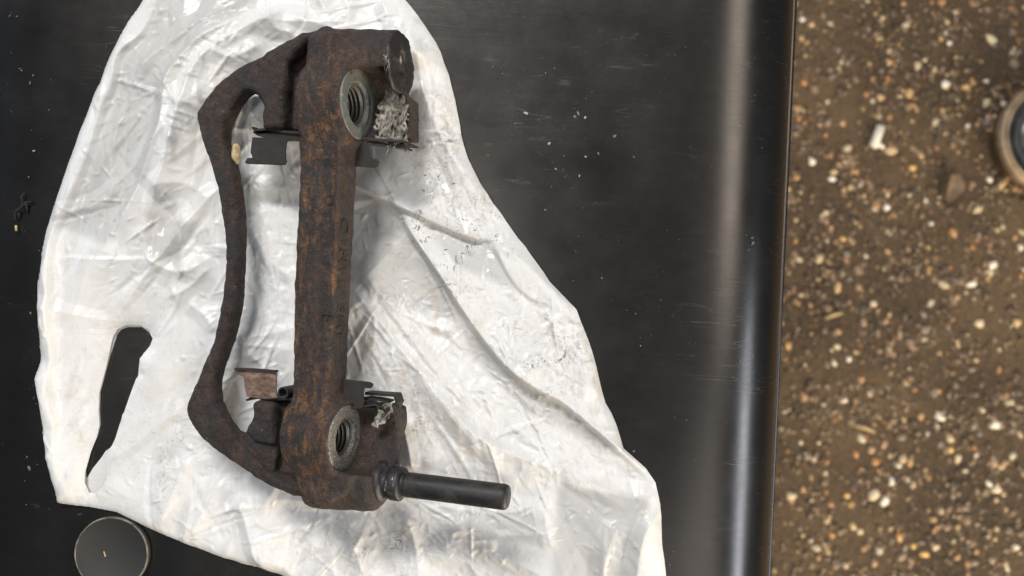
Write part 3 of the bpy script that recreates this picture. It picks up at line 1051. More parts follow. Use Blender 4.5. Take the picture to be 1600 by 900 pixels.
h = 0.7
ua, va, wa = np.arange(-84, 48, h), np.arange(-112, 112, h), np.arange(-36, 19, h)
U2, V2 = np.meshgrid(ua, va, indexing='ij')
W1 = wa[None, None, :]
U3, V3 = U2[:, :, None], V2[:, :, None]


def extr(d2, w0, w1, rnd=1.5):
    """2-D distance field pushed along w with rounded edges."""
    a = d2[:, :, None] + rnd
    b = np.abs(W1 - (w0 + w1) / 2) - (w1 - w0) / 2 + rnd
    return np.minimum(np.maximum(a, b), 0) + np.sqrt(np.maximum(a, 0) ** 2 + np.maximum(b, 0) ** 2) - rnd


def smin(a, b, k):
    hh = np.clip(0.5 + 0.5 * (b - a) / k, 0, 1)
    return b + (a - b) * hh - k * hh * (1 - hh)


def smax(a, b, k):
    return -smin(-a, -b, k)


def cyl_u(v0, w0, r0, u0, u1, r1=None, rnd=1.0):
    """round bar along u."""
    r1 = r0 if r1 is None else r1
    tt = np.clip((U3 - u0) / (u1 - u0), 0, 1)
    a = np.sqrt((V3 - v0) ** 2 + (W1 - w0) ** 2) - (r0 + (r1 - r0) * tt) + rnd
    b = np.abs(U3 - (u0 + u1) / 2) - (u1 - u0) / 2 + rnd
    return np.minimum(np.maximum(a, b), 0) + np.sqrt(np.maximum(a, 0) ** 2 + np.maximum(b, 0) ** 2) - rnd


WT = 7.7
# mounting bar
bar_l = Lp([(484, 58), (479, 100), (471, 200), (464, 330), (459, 450), (456, 600), (452, 690), (456, 735), (467, 768), (484, 786)], WT)
bar_r = [L(512, 786, WT), L(538, 770, WT), L(548, 745, WT), np.array((9.2, L(540, 735, WT)[1])), (9.2, -40), (9.0, 0), (9.2, 40), np.array((9.2, L(540, 110, WT)[1])), L(556, 88, WT), L(548, 62, WT), L(526, 50, WT), L(502, 50, WT)]
bar = np.array(list(bar_l) + [np.asarray(q) for q in bar_r])
D = extr(sd_poly(U2, V2, bar), -WT, WT, 1.5)
# shallow channel along the top face, as cast
chan = extr(sd_poly(U2, V2, Lp([(500, 250), (523, 250), (516, 600), (492, 600)], WT)), WT - 0.7, WT + 4, 0.5)
D = smax(D, -chan, 1.0)

# arch and arms
wa0 = 0.5
outer = [L(a, b, wa0) for a, b in [(484, 50), (455, 60), (430, 73), (400, 89), (370, 104), (345, 122), (325, 145), (309, 168), (304, 185), (314, 220), (330, 268), (342, 320), (349, 370),
                                   (349, 420), (344, 470), (332, 528), (313, 575), (292, 625), (288, 642), (296, 662), (312, 684), (340, 709), (400, 748), (440, 767), (470, 772)]]
outer += [np.array((0.0, outer[-1][1] + 16)), np.array((0.0, outer[0][1] - 16))]
window = [L(a, b, -7.5) for a, b in [(376, 178), (365, 200), (363, 225), (373, 257), (381, 290), (387, 340), (387, 400), (383, 470), (371, 530), (354, 575), (349, 600), (351, 627), (363, 650), (377, 671)]]
window += [L(389, 677, -7.5), L(395, 668, -5), L(393, 650, wa0), L(391, 628, wa0)]
window += [L(470, 632, wa0 - 6), L(480, 500, wa0 - 6), L(480, 300, wa0 - 6), L(475, 203, wa0 - 6)]
window += [L(409, 199, wa0), L(407, 183, wa0), L(412, 165, wa0), L(411, 150, -5), L(402, 147, -8), L(390, 157, -8)]
window = np.array(window)
d_o = sd_poly(U2, V2, smooth_poly(outer, 2))
d_w = sd_poly(U2, V2, window)
frame2 = np.maximum(d_o, -d_w)
# thickness of the frame: thin in the bridge, deeper in the arms
arch = extr(frame2, -8.5, wa0, 2.4)
arms_u = extr(np.maximum(frame2, -(V2 - L(400, 200, 0)[1] + 0)), -30, wa0 - 1.0, 2.4)
arms_u = np.maximum(arms_u, (L(416, 150, 0)[0] - U3))
arms_l = extr(np.maximum(frame2, (V2 - L(400, 627, 0)[1])), -30, wa0 - 1.0, 2.4)
arms_l = np.maximum(arms_l, (L(400, 690, 0)[0] - U3))
D2 = smin(smin(arch, arms_u, 3), arms_l, 3)
# raised corner ribs and recessed grooves beside the bar
for q in ([(450, 98), (484, 62), (482, 216), (444, 214), (446, 150)], [(430, 628), (466, 628), (466, 752), (426, 738), (431, 690)]):
    g = extr(sd_poly(U2, V2, Lp(q, -1)), -7.5, 8, 1.2)
    D2 = smax(D2, -g, 3.2)
# sunken inner strip of the lower corner
q = [(350, 640), (372, 690), (420, 735), (470, 765), (470, 700), (440, 700), (400, 690), (380, 672), (360, 650)]
D2 = smax(D2, -extr(sd_poly(U2, V2, Lp(q, 0)), -1.8, 6, 0.8), 1.8)
D = smin(D, D2, 2.5)
# inner pad abutments to the right of the bar
upr = extr(sd_poly(U2, V2, Lp([(520, 120), (600, 120), (634, 150), (634, 214), (520, 210)], -12)), -28, -10, 2.0)
low = extr(sd_poly(U2, V2, Lp([(500, 632), (596, 636), (612, 642), (613, 668), (606, 690), (590, 706), (500, 700)], -9)), -26, -8, 2.0)
D = smin(D, upr, 3.0)
D = smin(D, low, 3.0)
# end blocks that carry the pin bores
upe = extr(sd_poly(U2, V2, Lp([(486, 60), (505, 47), (540, 46), (552, 70), (560, 130), (550, 205), (490, 230), (478, 120)], 2)), -18, 3.5, 3.0)
loe = extr(sd_poly(U2, V2, Lp([(462, 640), (545, 625), (572, 650), (596, 690), (606, 725), (600, 770), (586, 788), (562, 793), (505, 791), (482, 783), (465, 757)], -3)), -20, -2.5, 3.5)
D = smin(D, upe, 5.0)
D = smin(D, loe, 6.0)
# upper and lower pin bores
cu = uvw(627, 100, -8.5)
up_bore = cyl_u(cu[1], cu[2], 14.8, -4, cu[0] - 0.6, 13.8, 1.0)
D = smin(D, up_bore, 3.0)
cl = uvw(604, 753, -9.0)
lo_bore = cyl_u(cl[1], cl[2], 14.5, -4, cl[0] - 2.5, 12.4, 2.2)
D = smin(D, lo_bore, 3.5)
# bosses of the threaded holes
bo = []
for px, py, r, rh in ((560, 163, 14.6, 8.0), (540, 684, 13.7, 7.0)):
    c_ = uvw(px, py, -0.6)
    D = smin(D, cyl_u(c_[1], c_[2], r - 1.0, -10, c_[0] - 0.6, r + 0.9, 0.6), 7.0)
    bo.append((c_, r, rh))
for c_, r, rh in bo:
    D = np.maximum(D, -cyl_u(c_[1], c_[2], rh + 0.9, c_[0] - 19, c_[0] + 6, None, 0.3))
    # clear anything that stands in front of the machined face
    D = smax(D, -cyl_u(c_[1], c_[2], r + 0.4, c_[0] - 0.1, c_[0] + 18, None, 0.3), 0.6)


def surface_nets(D, ax, ay, az):
    S = D < 0
    nx, ny, nz = D.shape
    acc = np.zeros((nx - 1, ny - 1, nz - 1, 3), np.float32)
    cnt = np.zeros((nx - 1, ny - 1, nz - 1), np.float32)
    corners = [(i, j, k) for i in (0, 1) for j in (0, 1) for k in (0, 1)]
    sl = lambda c, n: slice(c, n - 1 + c)
    for a in corners:
        for ax_ in range(3):
            if a[ax_] == 1:
                continue
            b = list(a); b[ax_] = 1
            Da = D[sl(a[0], nx), sl(a[1], ny), sl(a[2], nz)]
            Db = D[sl(b[0], nx), sl(b[1], ny), sl(b[2], nz)]
            m = (Da < 0) != (Db < 0)
            if not m.any():
                continue
            tt = np.where(m, Da / np.where(m, Da - Db, 1), 0)
            for q in range(3):
                acc[..., q] += m * (a[q] + (tt if q == ax_ else 0))
            cnt += m
    act = cnt > 0
    idx = -np.ones(act.shape, np.int64)
    idx[act] = np.arange(act.sum())
    ii, jj, kk = np.nonzero(act)
    loc = acc[act] / cnt[act][:, None]
    V = np.stack([ax[0] + (ii + loc[:, 0]) * h, ay[0] + (jj + loc[:, 1]) * h, az[0] + (kk + loc[:, 2]) * h], 1)
    F = []
    for ax_ in range(3):
        a1, a2 = [(1, 2), (2, 0), (0, 1)][ax_]
        lo_ = [slice(None)] * 3; hi_ = [slice(None)] * 3
        lo_[ax_] = slice(0, -1); hi_[ax_] = slice(1, None)
        s0, s1 = S[tuple(lo_)], S[tuple(hi_)]
        m = s0 != s1
        m_ = np.zeros_like(m)
        core = [slice(None)] * 3
        core[a1] = slice(1, -1); core[a2] = slice(1, -1)
        m_[tuple(core)] = m[tuple(core)]
        I = np.argwhere(m_)
        if not len(I):
            continue
        e1 = np.zeros(3, int); e1[a1] = 1
        e2 = np.zeros(3, int); e2[a2] = 1
        q = [I - e1 - e2, I - e2, I, I - e1]
        quad = np.stack([idx[p[:, 0], p[:, 1], p[:, 2]] for p in q], 1)
        flip = ~s0[m_]
        quad[flip] = quad[flip][:, ::-1]
        F.append(quad)
    F = np.concatenate(F)
    return V, F[(F >= 0).all(1)]


Vl, Fl = surface_nets(D.astype(np.float32), ua, va, wa)
# relax the voxel steps, then pit the surface
for it in range(1):
    s = np.zeros_like(Vl); c_ = np.zeros(len(Vl))
    for a in range(4):
        i0, i1 = Fl[:, a], Fl[:, (a + 1) % 4]
        np.add.at(s, i0, Vl[i1]); np.add.at(c_, i0, 1)
        np.add.at(s, i1, Vl[i0]); np.add.at(c_, i1, 1)
    Vl = Vl * 0.4 + 0.6 * s / np.maximum(c_, 1)[:, None]
fn = np.cross(Vl[Fl[:, 2]] - Vl[Fl[:, 0]], Vl[Fl[:, 3]] - Vl[Fl[:, 1]])
vn = np.zeros_like(Vl)
for a in range(4):
    np.add.at(vn, Fl[:, a], fn)
vn /= np.maximum(np.linalg.norm(vn, axis=1), 1e-9)[:, None]
disp = np.array([0.35 * noise.noise(Vector(p) * 0.09) + 0.36 * noise.noise(Vector(p) * 0.28 + Vector((7, 3, 1))) + 0.30 * min(0.0, noise.noise(Vector(p) * 0.55) + 0.12) for p in Vl.tolist()])
damp = np.ones(len(Vl))
for c_, r, rh in bo:
    damp *= 1 - 0.9 * np.exp(-np.maximum(0, np.sqrt((Vl[:, 1] - c_[1]) ** 2 + (Vl[:, 2] - c_[2]) ** 2) - r - 1.5) / 1.5) * np.exp(-np.maximum(0, c_[0] - Vl[:, 0]) / 4)
Vl = Vl + vn * (disp * damp)[:, None]
body = fast_mesh('casting', toW(Vl), Fl, M['cast'], root, roff)


def gl(px, py, su, sv, w=5):
    q = L(px, py, w)
    return np.exp(-((Vl[:, 0] - q[0]) / su) ** 2 - ((Vl[:, 1] - q[1]) / sv) ** 2)


topm = 1 / (1 + np.exp(-(Vl[:, 2] - 2) / 1.5))
rust = (0.8 * gl(530, 200, 7, 10) + 0.55 * gl(495, 170, 12, 26) + .6 * gl(500, 250, 6, 10) + .9 * gl(484, 320, 2.0, 22) + .9 * gl(526, 305, 1.8, 10) + .6 * gl(500, 340, 6, 8)
        + .9 * gl(521, 470, 1.6, 28) + .75 * gl(500, 690, 12, 26, 3) + .4 * gl(495, 620, 8, 20) + .9 * gl(515, 650, 4, 5) + .6 * gl(470, 740, 8, 16) + .5 * gl(470, 480, 6, 30) + .45 * gl(460, 560, 4, 30)) * topm
rust += 0.35 * gl(560, 120, 12, 12, 0) + 0.04 + 0.10 * topm * np.exp(-(Vl[:, 0] / 11) ** 2)
add_attr(body, 'rust', np.clip(rust, 0, 1))

# machined faces and threads of the two mounting holes
def frame_u(c_):
    """matrix: local z of a lathe -> u axis, placed at local point c_ (mm, world)."""
    m = Matrix.Identity(4)
    for i in range(3):
        m[i][0], m[i][1], m[i][2] = ev[i], ew[i], eu[i]
    p = toW(c_)
    m[0][3], m[1][3], m[2][3] = p
    return m


for (c_, r, rh), key, lab in zip(bo, ('face_a', 'face_b'), ('greenish worn machined face around the upper hole', 'bright grey pitted machined face around the lower hole')):
    m4 = frame_u(c_)
    pr = [(r + 0.1, -0.9), (r - 0.05, -0.1), (r - 0.4, 0.12), (rh + 4.2, 0.12), (rh + 4.0, 0.0), (rh + 1.5, 0.0), (rh + 0.5, -1.0), (rh + 0.4, -1.8)]
    o = mesh_obj('machined_face', *lathe(pr, 72, (0, 0, 0), m4), M[key], root, True, roff)
    o['label'] = lab
    sharp(o, 15)
    # helical thread
    n, turns, pitch = 48, 9, 1.9
    V, F = [], []
    prof_t = [(rh + 0.55, -0.5 * pitch), (rh - 0.65, -0.08 * pitch), (rh - 0.65, 0.08 * pitch), (rh + 0.55, 0.5 * pitch)]
    for i in range(n * turns + 1):
        a = 2 * math.pi * i / n
        for pr_r, pz in prof_t:
            V.append(tuple(m4 @ Vector((pr_r * math.cos(a), pr_r * math.sin(a), -1.6 - pitch * i / n + pz))))
    for i in range(n * turns):
        for k in range(3):
            F.append((i * 4 + k, i * 4 + k + 1, (i + 1) * 4 + k + 1, (i + 1) * 4 + k))
    o = mesh_obj('screw_thread', V, F, M['thread'], root, True, roff)
    sharp(o, 40)

# rubber end of the upper pin bore, with its torn slot
m4 = frame_u(cu)
def wobble(V, F, amp, s):
    return [tuple(Vector(v) + amp * noise.noise_vector(Vector(v) * s)) for v in V], F
pr = [(12.2, -2.5), (13.2, -1.2), (13.2, -0.5), (12.7, 0.2), (11.4, 0.45), (8.5, 0.3), (5.2, 0.35), (4.4, 0.0), (3.9, -1.4), (2.8, -2.8), (0.05, -3.2)]
Vr, Fr = lathe(pr, 56)
Vr = [(x * (1 if math.hypot(x, y) > 6 else 1.15), y * (1 if math.hypot(x, y) > 6 else 0.6), z) for x, y, z in Vr]
Vr = [tuple(m4 @ Vector(p)) for p in Vr]
cap_o = mesh_obj('rubber_bore_cap', *wobble(*wobble(Vr, Fr, 1.0, 0.15), 0.45, 0.5), M['rubber'], root, True, roff)
Vs, Fs = lathe([(3.0, -2.2), (2.6, -0.6), (1.4, -0.1), (0.05, 0.1)], 20)
Vs = [tuple(m4 @ Vector((x * 1.3 + 1.4, y * 0.55 - 0.8, z - 0.4))) for x, y, z in Vs]
mesh_obj('dried_grease', *wobble(Vs, Fs, 0.5, 0.5), M['crust'], cap_o, True, roff)

# lower guide pin with collar
m4 = frame_u(cl)
pin_len = (uvw(793, 774, -9)[0] - cl[0])
pin = mesh_obj('guide_pin', *lathe([(4.9, -4), (4.9, 8), (4.8, 9), (5.15, 9.6), (5.2, pin_len - 1.5), (4.95, pin_len - 0.4), (4.6, pin_len)], 56, (0, 0, 0), m4), M['pin'], root, True, roff)
sharp(pin, 30)
end = mesh_obj('pin_end', *lathe([(4.62, pin_len - 0.1), (4.4, pin_len + 0.25), (0.05, pin_len + 0.3)], 48, (0, 0, 0), m4), M['pin_end'], pin, True, roff)
col = mesh_obj('boot_collar', *wobble(*lathe([(8.4, -3.4), (8.5, -1.4), (8.1, -0.4), (7.2, -0.1), (6.7, 0.5), (6.6, 2.2), (7.1, 2.7), (7.3, 3.4), (7.2, 6.6), (6.9, 7.3), (6.2, 7.7), (4.8, 7.9)], 56, (0, 0, 0), m4), 0.3, 0.2), M['rubber'], pin, True, roff)
for a0, a1, z_ in ((-1.9, -1.1, 2.6), (-1.7, -0.7, 5.6), (0.2, 0.8, 2.6)):
    pts = [tuple(m4 @ Vector((7.0 * math.sin(a_), 7.0 * math.cos(a_) , z_ + 0.3 * math.sin(9 * a_)))) for a_ in np.linspace(a0 + 1.57, a1 + 1.57, 9)]
    mesh_obj('grease_smear', *tube(pts, [0.2, .5, .7, .6, .8, .6, .7, .4, .15], 7), M['grease'], pin, True, roff)


# pad clips: bent spring steel
def plate(pts_px, w, thick, bend=None, name='clip_tab', mat=None, parent=None):
    pl = [L(a, b, w) for a, b in pts_px]
    n = len(pl)
    V = []
    for dz in (0, -thick):
        for q in pl:
            ww = w + dz + (bend(q[0], q[1]) if bend else 0)
            V.append(tuple(toW((q[0], q[1], ww))))
    F = [tuple(range(n))[::-1], tuple(range(n, 2 * n))] + [(i, (i + 1) % n, n + (i + 1) % n, n + i) for i in range(n)]
    bm = bmesh.new()
    bv = [bm.verts.new(((np.array(q) - roff) * MM).tolist()) for q in V]
    for f in F:
        bm.faces.new([bv[i] for i in f])
    bmesh.ops.recalc_face_normals(bm, faces=bm.faces)
    bmesh.ops.triangulate(bm, faces=[f for f in bm.faces if len(f.verts) > 4])
    me = bpy.data.meshes.new(name)
    bm.to_mesh(me); bm.free()
    o = link(name, me, mat, parent, False)
    bv_ = o.modifiers.new('b', 'BEVEL'); bv_.width = 0.00025; bv_.segments = 2; bv_.limit_method = 'ANGLE'
    return o


def ribbon(path, width_dir, wid, thick, name, mat, parent):
    """strip of sheet swept along local points path; width along a local direction."""
    path = [Vector(p) for p in path]
    wd = Vector(width_dir).normalized()
    V = []
    for i, p in enumerate(path):
        t_ = (path[min(i + 1, len(path) - 1)] - path[max(i - 1, 0)]).normalized()
        nn = t_.cross(wd).normalized()
        for a, b in ((0, 0), (wid, 0), (wid, thick), (0, thick)):
            V.append(tuple(toW(tuple(p + wd * a + nn * b))))
    F = [(3, 2, 1, 0)]
    for i in range(len(path) - 1):
        for k in range(4):
            k2 = (k + 1) % 4
            F.append((i * 4 + k, i * 4 + k2, (i + 1) * 4 + k2, (i + 1) * 4 + k))
    e = (len(path) - 1) * 4
    F.append((e, e + 1, e + 2, e + 3))
    o = mesh_obj(name, V, F, mat, parent, True, roff)
    bm = bmesh.new(); bm.from_mesh(o.data); bmesh.ops.recalc_face_normals(bm, faces=bm.faces); bm.to_mesh(o.data); bm.free()
    sharp(o, 30)
    return o


def pl3(px, py, w):
    q = L(px, py, w)
    return (q[0], q[1], w)


WC = -3.0
# upper clip
c1 = ribbon([pl3(395, 207, WC - 1), pl3(402, 212, WC - 1), pl3(430, 210, WC - 1), pl3(470, 213, WC - 1), pl3(550, 216, WC - 1), pl3(632, 222, WC - 4)], (0, 0, -1), 15, 0.8, 'pad_clip', M['clip'], root)
ribbon([pl3(393, 200, WC + 0.5), pl3(397, 205, WC + 0.5), pl3(415, 203, WC + 0.5), pl3(440, 207, WC + .5), pl3(480, 210, WC + .5)], (0, 0, -1), 9, 1.0, 'clip_lip', M['clip'], c1)
plate([(394, 214), (449, 217), (446, 232), (446, 246), (448, 253), (444, 258), (386, 256), (382, 254), (386, 247), (394, 246), (391, 238), (392, 228)], WC - 1, 0.8, None, 'clip_tab', M['clip'], c1)
plate([(535, 222), (580, 223), (578, 232), (578, 241), (582, 247), (589, 248), (592, 253), (590, 260), (586, 262), (535, 259)], WC - 2, 0.8, None, 'clip_tab', M['clip'], c1)
ribbon([pl3(560, 222, -9), pl3(600, 226, -9), pl3(634, 232, -9)], (0, 0, -1), 7, 0.8, 'clip_lip', M['clip'], c1)
# lower clip
c2 = ribbon([pl3(385, 627, WC), pl3(393, 622, WC), pl3(420, 626, WC), pl3(445, 625, WC), pl3(480, 628, WC), pl3(545, 640, WC - 2), pl3(585, 640, WC - 4)], (0, 0, -1), 15, 0.8, 'pad_clip', M['clip'], root)
vb_ = L(400, 600, WC)[1]
o = plate([(366, 578), (369, 576), (427, 580), (433, 583), (432, 590), (431, 603), (433, 622), (415, 624), (385, 620), (382, 604), (380, 588), (370, 585)], WC + 1.5, 0.8,
      None, 'clip_tab', M['clip_rusty'], c2)
o['label'] = 'tan rusty clip tab on the left of the bar'
ribbon([pl3(366, 578, WC + 2.6), pl3(395, 579, WC + 2.6), pl3(430, 582, WC + 2.6)], (0, 0, -1), 2.5, 0.8, 'clip_lip', M['clip'], c2)
q = pl3(446, 613, WC)
ribbon([(q[0] + 2.6 * math.cos(a), q[1] + 2.6 * math.sin(a), WC + 2) for a in np.linspace(-1.2, 3.9, 14)], (0, 0, -1), 9, 0.7, 'clip_curl', M['clip'], c2)
plate([(525, 591), (579, 597), (583, 600), (582, 604), (578, 607), (569, 606), (568, 614), (568, 630), (566, 638), (545, 640), (525, 620)], WC - 1, 0.8, None, 'clip_tab', M['clip'], c2)
ribbon([pl3(566, 637, WC - 2), pl3(585, 634, WC - 2), pl3(596, 638, WC - 3), pl3(600, 645, WC - 4)], (0, 0, -1), 6, 0.8, 'clip_lip', M['clip'], c2)
ribbon([pl3(570, 617, -8), pl3(595, 619, -8), pl3(615, 620, -8), pl3(617, 628, -8), pl3(612, 640, -8)], (0, 0, -1), 7, 1.2, 'clip_hook', M['clip'], c2)
ribbon([pl3(569, 624, -9), pl3(592, 627, -9), pl3(606, 630, -9)], (0, 0, -1), 6, 1.0, 'clip_hook', M['clip'], c2)
a, b = toW(pl3(604, 640, -9)), toW(pl3(622, 637, -9))
mesh_obj('clip_stub', *wobble(*tube([a, (a + b) / 2, b], [1.3, 1.5, 1.4], 10), 0.2, 0.5), M['clip'], c2, True, roff)


# flaky grey crust by the upper bore and at the lower clip
def crust(poly_px, w_lo, w_hi, n, dirpx, name, seed, rad0=0.36):
    rr = random.Random(seed)
    parts = []
    poly = np.array(poly_px, float)
    x0, y0 = poly.min(0); x1, y1 = poly.max(0)
    # caked base: a lumpy sheet over the patch
    st = 1.0
    xs, ys_ = np.arange(x0 - 2, x1 + 2, st), np.arange(y0 - 2, y1 + 2, st)
    A, B = np.meshgrid(xs, ys_)
    dp = sd_poly(A, B, poly)
    jag = np.array([[9.0 * noise.noise(Vector((a * .16, b * .10, seed))) for a in xs] for b in ys_])
    keep = (dp + jag) < 0
    Wm = np.zeros(A.shape)
    for i in range(A.shape[0]):
        for j in range(A.shape[1]):
            a, b = A[i, j], B[i, j]
            al = a * dirpx[1] - b * dirpx[0]
            be = a * dirpx[0] + b * dirpx[1]
            rdg = 1 - abs(noise.noise(Vector((al * .15, be * .05, seed)))) * 2.6 - 0.5 * abs(noise.noise(Vector((al * .22, be * .12, seed + 9))))
            Wm[i, j] = w_lo + (w_hi - w_lo) * (0.55 * rdg + 0.5 * noise.noise(Vector((al * .22, be * .12, seed + 4)))) * min(1, max(0, -(dp[i, j] + jag[i, j]) / 3 + .1))
    idx = -np.ones(A.shape, int)
    idx[keep] = np.arange(keep.sum())
    V = [tuple(toW(pl3(a, b, w_))) for a, b, w_ in zip(A[keep], B[keep], Wm[keep])]
    F = []
    for i in range(A.shape[0] - 1):
        for j in range(A.shape[1] - 1):
            q = (idx[i, j], idx[i + 1, j], idx[i + 1, j + 1], idx[i, j + 1])
            if min(q) >= 0:
                F.append(q)
    if F:
        parts.append((V, F))
    k = 0
    while k < n:
        px, py = rr.uniform(x0, x1), rr.uniform(y0, y1)
        if not inside(np.array([px]), np.array([py]), poly)[0]:
            continue
        k += 1
        w_ = rr.uniform((w_lo + w_hi) / 2, w_hi + 0.3)
        ln = rr.uniform(5, 20)
        ax, ay = dirpx[0] + rr.uniform(-.3, .3), dirpx[1] + rr.uniform(-.3, .3)
        pts, rad = [], []
        rb = 0.07 + rad0 * rr.random() ** 2.5
        for j in range(6):
            f = j / 5
            pts.append(tuple(toW(pl3(px + ax * ln * f + 1.6 * math.sin(3 * f + k), py + ay * ln * f + 1.0 * math.cos(5 * f + k), w_ + 0.6 * math.sin(4 * f + k * 1.3) - 1.0 * f * f))))
            rad.append(rb * (0.35 + math.sin(math.pi * (0.1 + 0.8 * f))))
        parts.append(tube(pts, rad, 5, True, 0.25))
    return mesh_obj(name, *join(parts), M['crust'], root, True, roff)


crust([(606, 132), (622, 140), (636, 152), (638, 175), (634, 222), (612, 232), (590, 224), (585, 190), (590, 165), (600, 152)], -10.2, -7.6, 3, (-0.12, 1.0), 'grey_crust', 5, 0.3)
crust([(626, 212), (638, 214), (634, 234), (626, 238)], -14, -10, 8, (0.1, 1.0), 'grey_crust', 6, 0.25)
crust([(588, 646), (600, 630), (614, 626), (616, 640), (604, 658), (590, 668), (580, 662)], -7.8, -5.8, 2, (-0.6, 0.8), 'grey_crust', 7, 0.2)
crust([(599, 84), (606, 82), (607, 102), (601, 100)], 4, 6, 14, (0.1, 1.0), 'grey_crust', 8, 0.25)

# yellow blob stuck to the inner side of the bridge
c_ = toW(pl3(369, 241, -4.5))
v_, f_ = lathe([(0.05, -1), (0.7, -0.72), (1, 0), (0.7, 0.72), (0.05, 1)], 16)
bm = bmesh.new()
bmesh.ops.create_icosphere(bm, subdivisions=3, radius=1)
V = [np.array((v.co.x * 2.0, v.co.y * 4.6, v.co.z * 2.8)) for v in bm.verts]
V = [tuple(np.array(c_) + q + 0.5 * np.array(noise.noise_vector(Vector(q) * 0.45))) for q in V]
F = [tuple(v.index for v in f.verts) for f in bm.faces]
bm.free()
mesh_obj('sealant_blob', V, F, M['blob'], root, True, roff)


# raised cast lettering
def lettering(txt, u, v, w, face, size, parent, rot=0, depth=0.32, name='cast_lettering'):
    cu_ = bpy.data.curves.new('txt', 'FONT')
    cu_.body = txt
    cu_.size = size
    cu_.extrude = depth
    cu_.align_x = 'CENTER'; cu_.align_y = 'CENTER'
    cu_.space_character = 1.25
    cu_.resolution_u = 3
    tmp = bpy.data.objects.new('tmp', cu_)
    COL.objects.link(tmp)
    dg = bpy.context.evaluated_depsgraph_get()
    me = bpy.data.meshes.new_from_object(tmp.evaluated_get(dg))
    vs = np.array([tuple(q.co) for q in me.vertices])
    fs = [tuple(p.vertices) for p in me.polygons]
    bpy.data.objects.remove(tmp); bpy.data.meshes.remove(me)
    if face == 'side':       # reads down the side face, letter tops towards the top face
        loc = np.stack([u + vs[:, 2], v - vs[:, 0], w + vs[:, 1]], 1)
    else:                    # reads down the top face
        loc = np.stack([u + vs[:, 1], v - vs[:, 0], w + vs[:, 2]], 1)
    loc = loc + np.array([tuple(0.22 * noise.noise_vector(Vector(p) * 0.8)) for p in loc])
    o = mesh_obj(name, toW(loc), fs, M['cast_letter'], parent, False, roff)
    add_attr(o, 'rust', np.full(len(vs), 0.15))
    return o


q = L(536, 385, 0)
lettering('OIHH', 9.1, q[1] - 2, 0.5, 'side', 9.5, body)
q = L(538, 500, 0)
lettering('EHI', 9.1, q[1], 0.5, 'side', 8.5, body)
q = L(509, 495, WT)
lettering('E', q[0], q[1], WT - 0.7, 'top', 9, body)
q = L(512, 312, WT)
lettering('O', q[0], q[1], WT - 0.7, 'top', 6, body)
q = L(486, 325, WT)
lettering('70', q[0], q[1], WT - 0.1, 'top', 4.5, body)

# ------------------------------------------------------------------ small things on the bench
t = NT('dark_cap_face')
v = t.coord('Object')
sc_ = t.ramp(t.noise(t.coord('Object', (1, 5, 1), (0, 0, 0.9)), 120, 5, 0.7), [(0.66, 0.0), (0.74, 1.0)])
M['cap_face'] = t.set(color=t.mix(t.math('MULTIPLY', sc_, 0.3), (0.026, 0.025, 0.024), (0.20, 0.18, 0.15)), rough=0.72, normal=t.bump(t.noise(v, 400, 4), 0.2, 0.0003))
t = NT('cap_worn_rim')
v = t.coord('Object')
M['cap_rim'] = t.set(color=t.ramp(t.noise(v, 160, 5, 0.7), [(0.35, (0.05, 0.043, 0.036)), (0.65, (0.25, 0.22, 0.18))]), rough=0.5)
cc = P(173, 866, 4)
cr = 57 * (CAMH - 4) / FPX
capo = empty('round_disc', (cc[0], cc[1], 0))
tag(capo, 'round flat dark plastic disc with a thin worn pale rim, lying below the bag', 'disc')
mesh_obj('disc_plate', *lathe([(cr - 0.4, 0.1), (cr + 0.2, 0.8), (cr + 0.1, 3.2), (cr - 0.6, 3.6), (cr - 1.0, 3.4), (cr - 1.2, 3.0), (0.05, 2.9)], 72), M['cap_face'], capo)
mesh_obj('disc_rim', *wobble(*lathe([(cr + 0.2, 3.0), (cr + 0.12, 3.7), (cr - 0.15, 3.85), (cr - 0.45, 3.7), (cr - 0.45, 3.2)], 96), 0.12, 0.7), M['cap_rim'], capo)
t = NT('ochre_chip'); M['ochre'] = t.set(color=(0.50, 0.36, 0.18), rough=0.6)
t = NT('brown_twig'); M['twig'] = t.set(color=(0.016, 0.013, 0.011), rough=0.9)
mesh_obj('chip', *wobble(*tube([P(155, 866, 7.2) - (0, 0, 3.9), P(158, 874, 7.2) - (0, 0, 3.9)], [0.25, 0.45], 6), .2, 1), M['ochre'], capo, True, (cc[0], cc[1], 0))

pts = [[(25, 345, 1), (23, 336, .8), (25, 330, 1.2), (33, 324, 2.2), (40, 316, 2.0), (52, 315, 0.8)], [(34, 323, 2), (35, 315, 1.2), (33, 308, 2), (39, 300, 1)], [(27, 330, 1), (30, 336, .5), (29, 343, .4)],
       [(40, 316, 2), (42, 326, 1), (43, 334, .4)]]
parts = [tube([P(a, b, c) for a, b, c in q], [0.5] + [0.6] * (len(q) - 2) + [0.3], 6, True, 0.2) for q in pts]
tw = mesh_obj('dry_rootlet', *join(parts), M['twig'])
tag(tw, 'small forked dark dry rootlet on the bench at the left edge', 'twig')
mesh_obj('pale_tip', *tube([P(25, 352, 1), P(25.5, 361, 0.8)], [0.5, 0.6], 7), M['ochre'], tw)

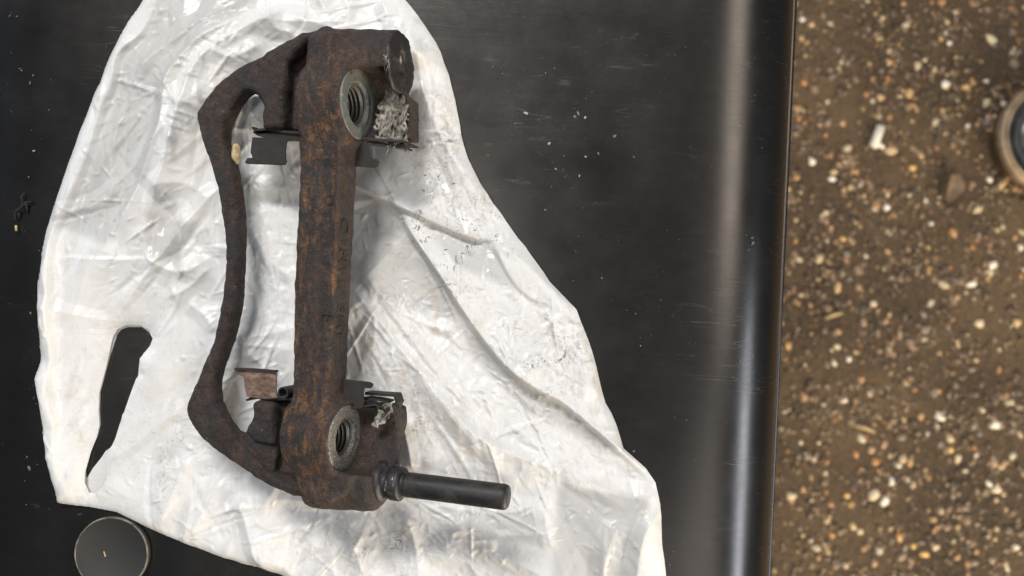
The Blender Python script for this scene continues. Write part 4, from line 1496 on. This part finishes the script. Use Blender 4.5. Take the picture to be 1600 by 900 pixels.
t = NT('dust_crumbs')
rr_ = t.n('ShaderNodeNewGeometry').outputs['Random Per Island']
M['crumb'] = t.set(color=t.ramp(rr_, [(0, (0.07, 0.055, 0.04)), (0.75, (0.20, 0.165, 0.12)), (1, (0.45, 0.41, 0.34))]), rough=0.8)
VV, FF = [], []
spots = [(898, 182, 1.0), (903, 177, .8), (914, 184, .8), (805, 193, .6), (822, 177, .9), (858, 224, .7), (763, 243, .7), (868, 264, .6), (960, 213, .9), (770, 105, .5), (785, 115, .5),
         (866, 107, .5), (47, 130, .7), (52, 118, .7), (53, 236, .6), (45, 277, .6), (13, 24, .6), (25, 25, .5), (46, 731, 1.0), (42, 714, .5), (3, 715, .5), (48, 489, .6), (33, 110, .6),
         (852, 328, .6), (880, 265, .6), (993, 490, .5), (990, 705, .7), (990, 245, .6), (935, 240, .6), (915, 245, .7), (905, 275, .6), (1175, 372, .9), (1176, 380, .8), (1170, 390, .7), (1163, 400, .6)]
for i in range(150):
    px, py = random.choice([(random.uniform(740, 1080), random.uniform(60, 520)), (random.uniform(0, 80), random.uniform(0, 800)), (random.uniform(960, 1120), random.uniform(350, 880))])
    spots.append((px, py, random.uniform(.10, .32)))
for i, (px, py, r) in enumerate(spots):
    v_, f_ = base_icos[i % 6]
    zt = 0.0 if px < 1090 else -1.5 - (px - 1090) * 0.045
    c_ = P(px, py, zt)
    if inside(np.array([c_[0]]), np.array([c_[1]]), outline)[0]:
        continue
    r *= 0.75
    o_ = len(VV)
    a = random.uniform(0, 6.28)
    el = random.uniform(1, 2.2)
    if px < 60:
        c_[2] = min(0, (c_[0] + 226) * 0.11)
    VV += [(c_[0] + r * (el * q[0] * math.cos(a) - q[1] * math.sin(a)), c_[1] + r * (el * q[0] * math.sin(a) + q[1] * math.cos(a)), c_[2] + r * .25 + .05 + q[2] * r * .5) for q in v_]
    FF += [(x_ + o_, y_ + o_, z_ + o_) for x_, y_, z_ in f_]
cr_o = mesh_obj('dust_crumbs', VV, FF, M['crumb'])
tag(cr_o, 'tiny pale crumbs of grit scattered over the dark bench top', 'crumbs', kind='stuff')
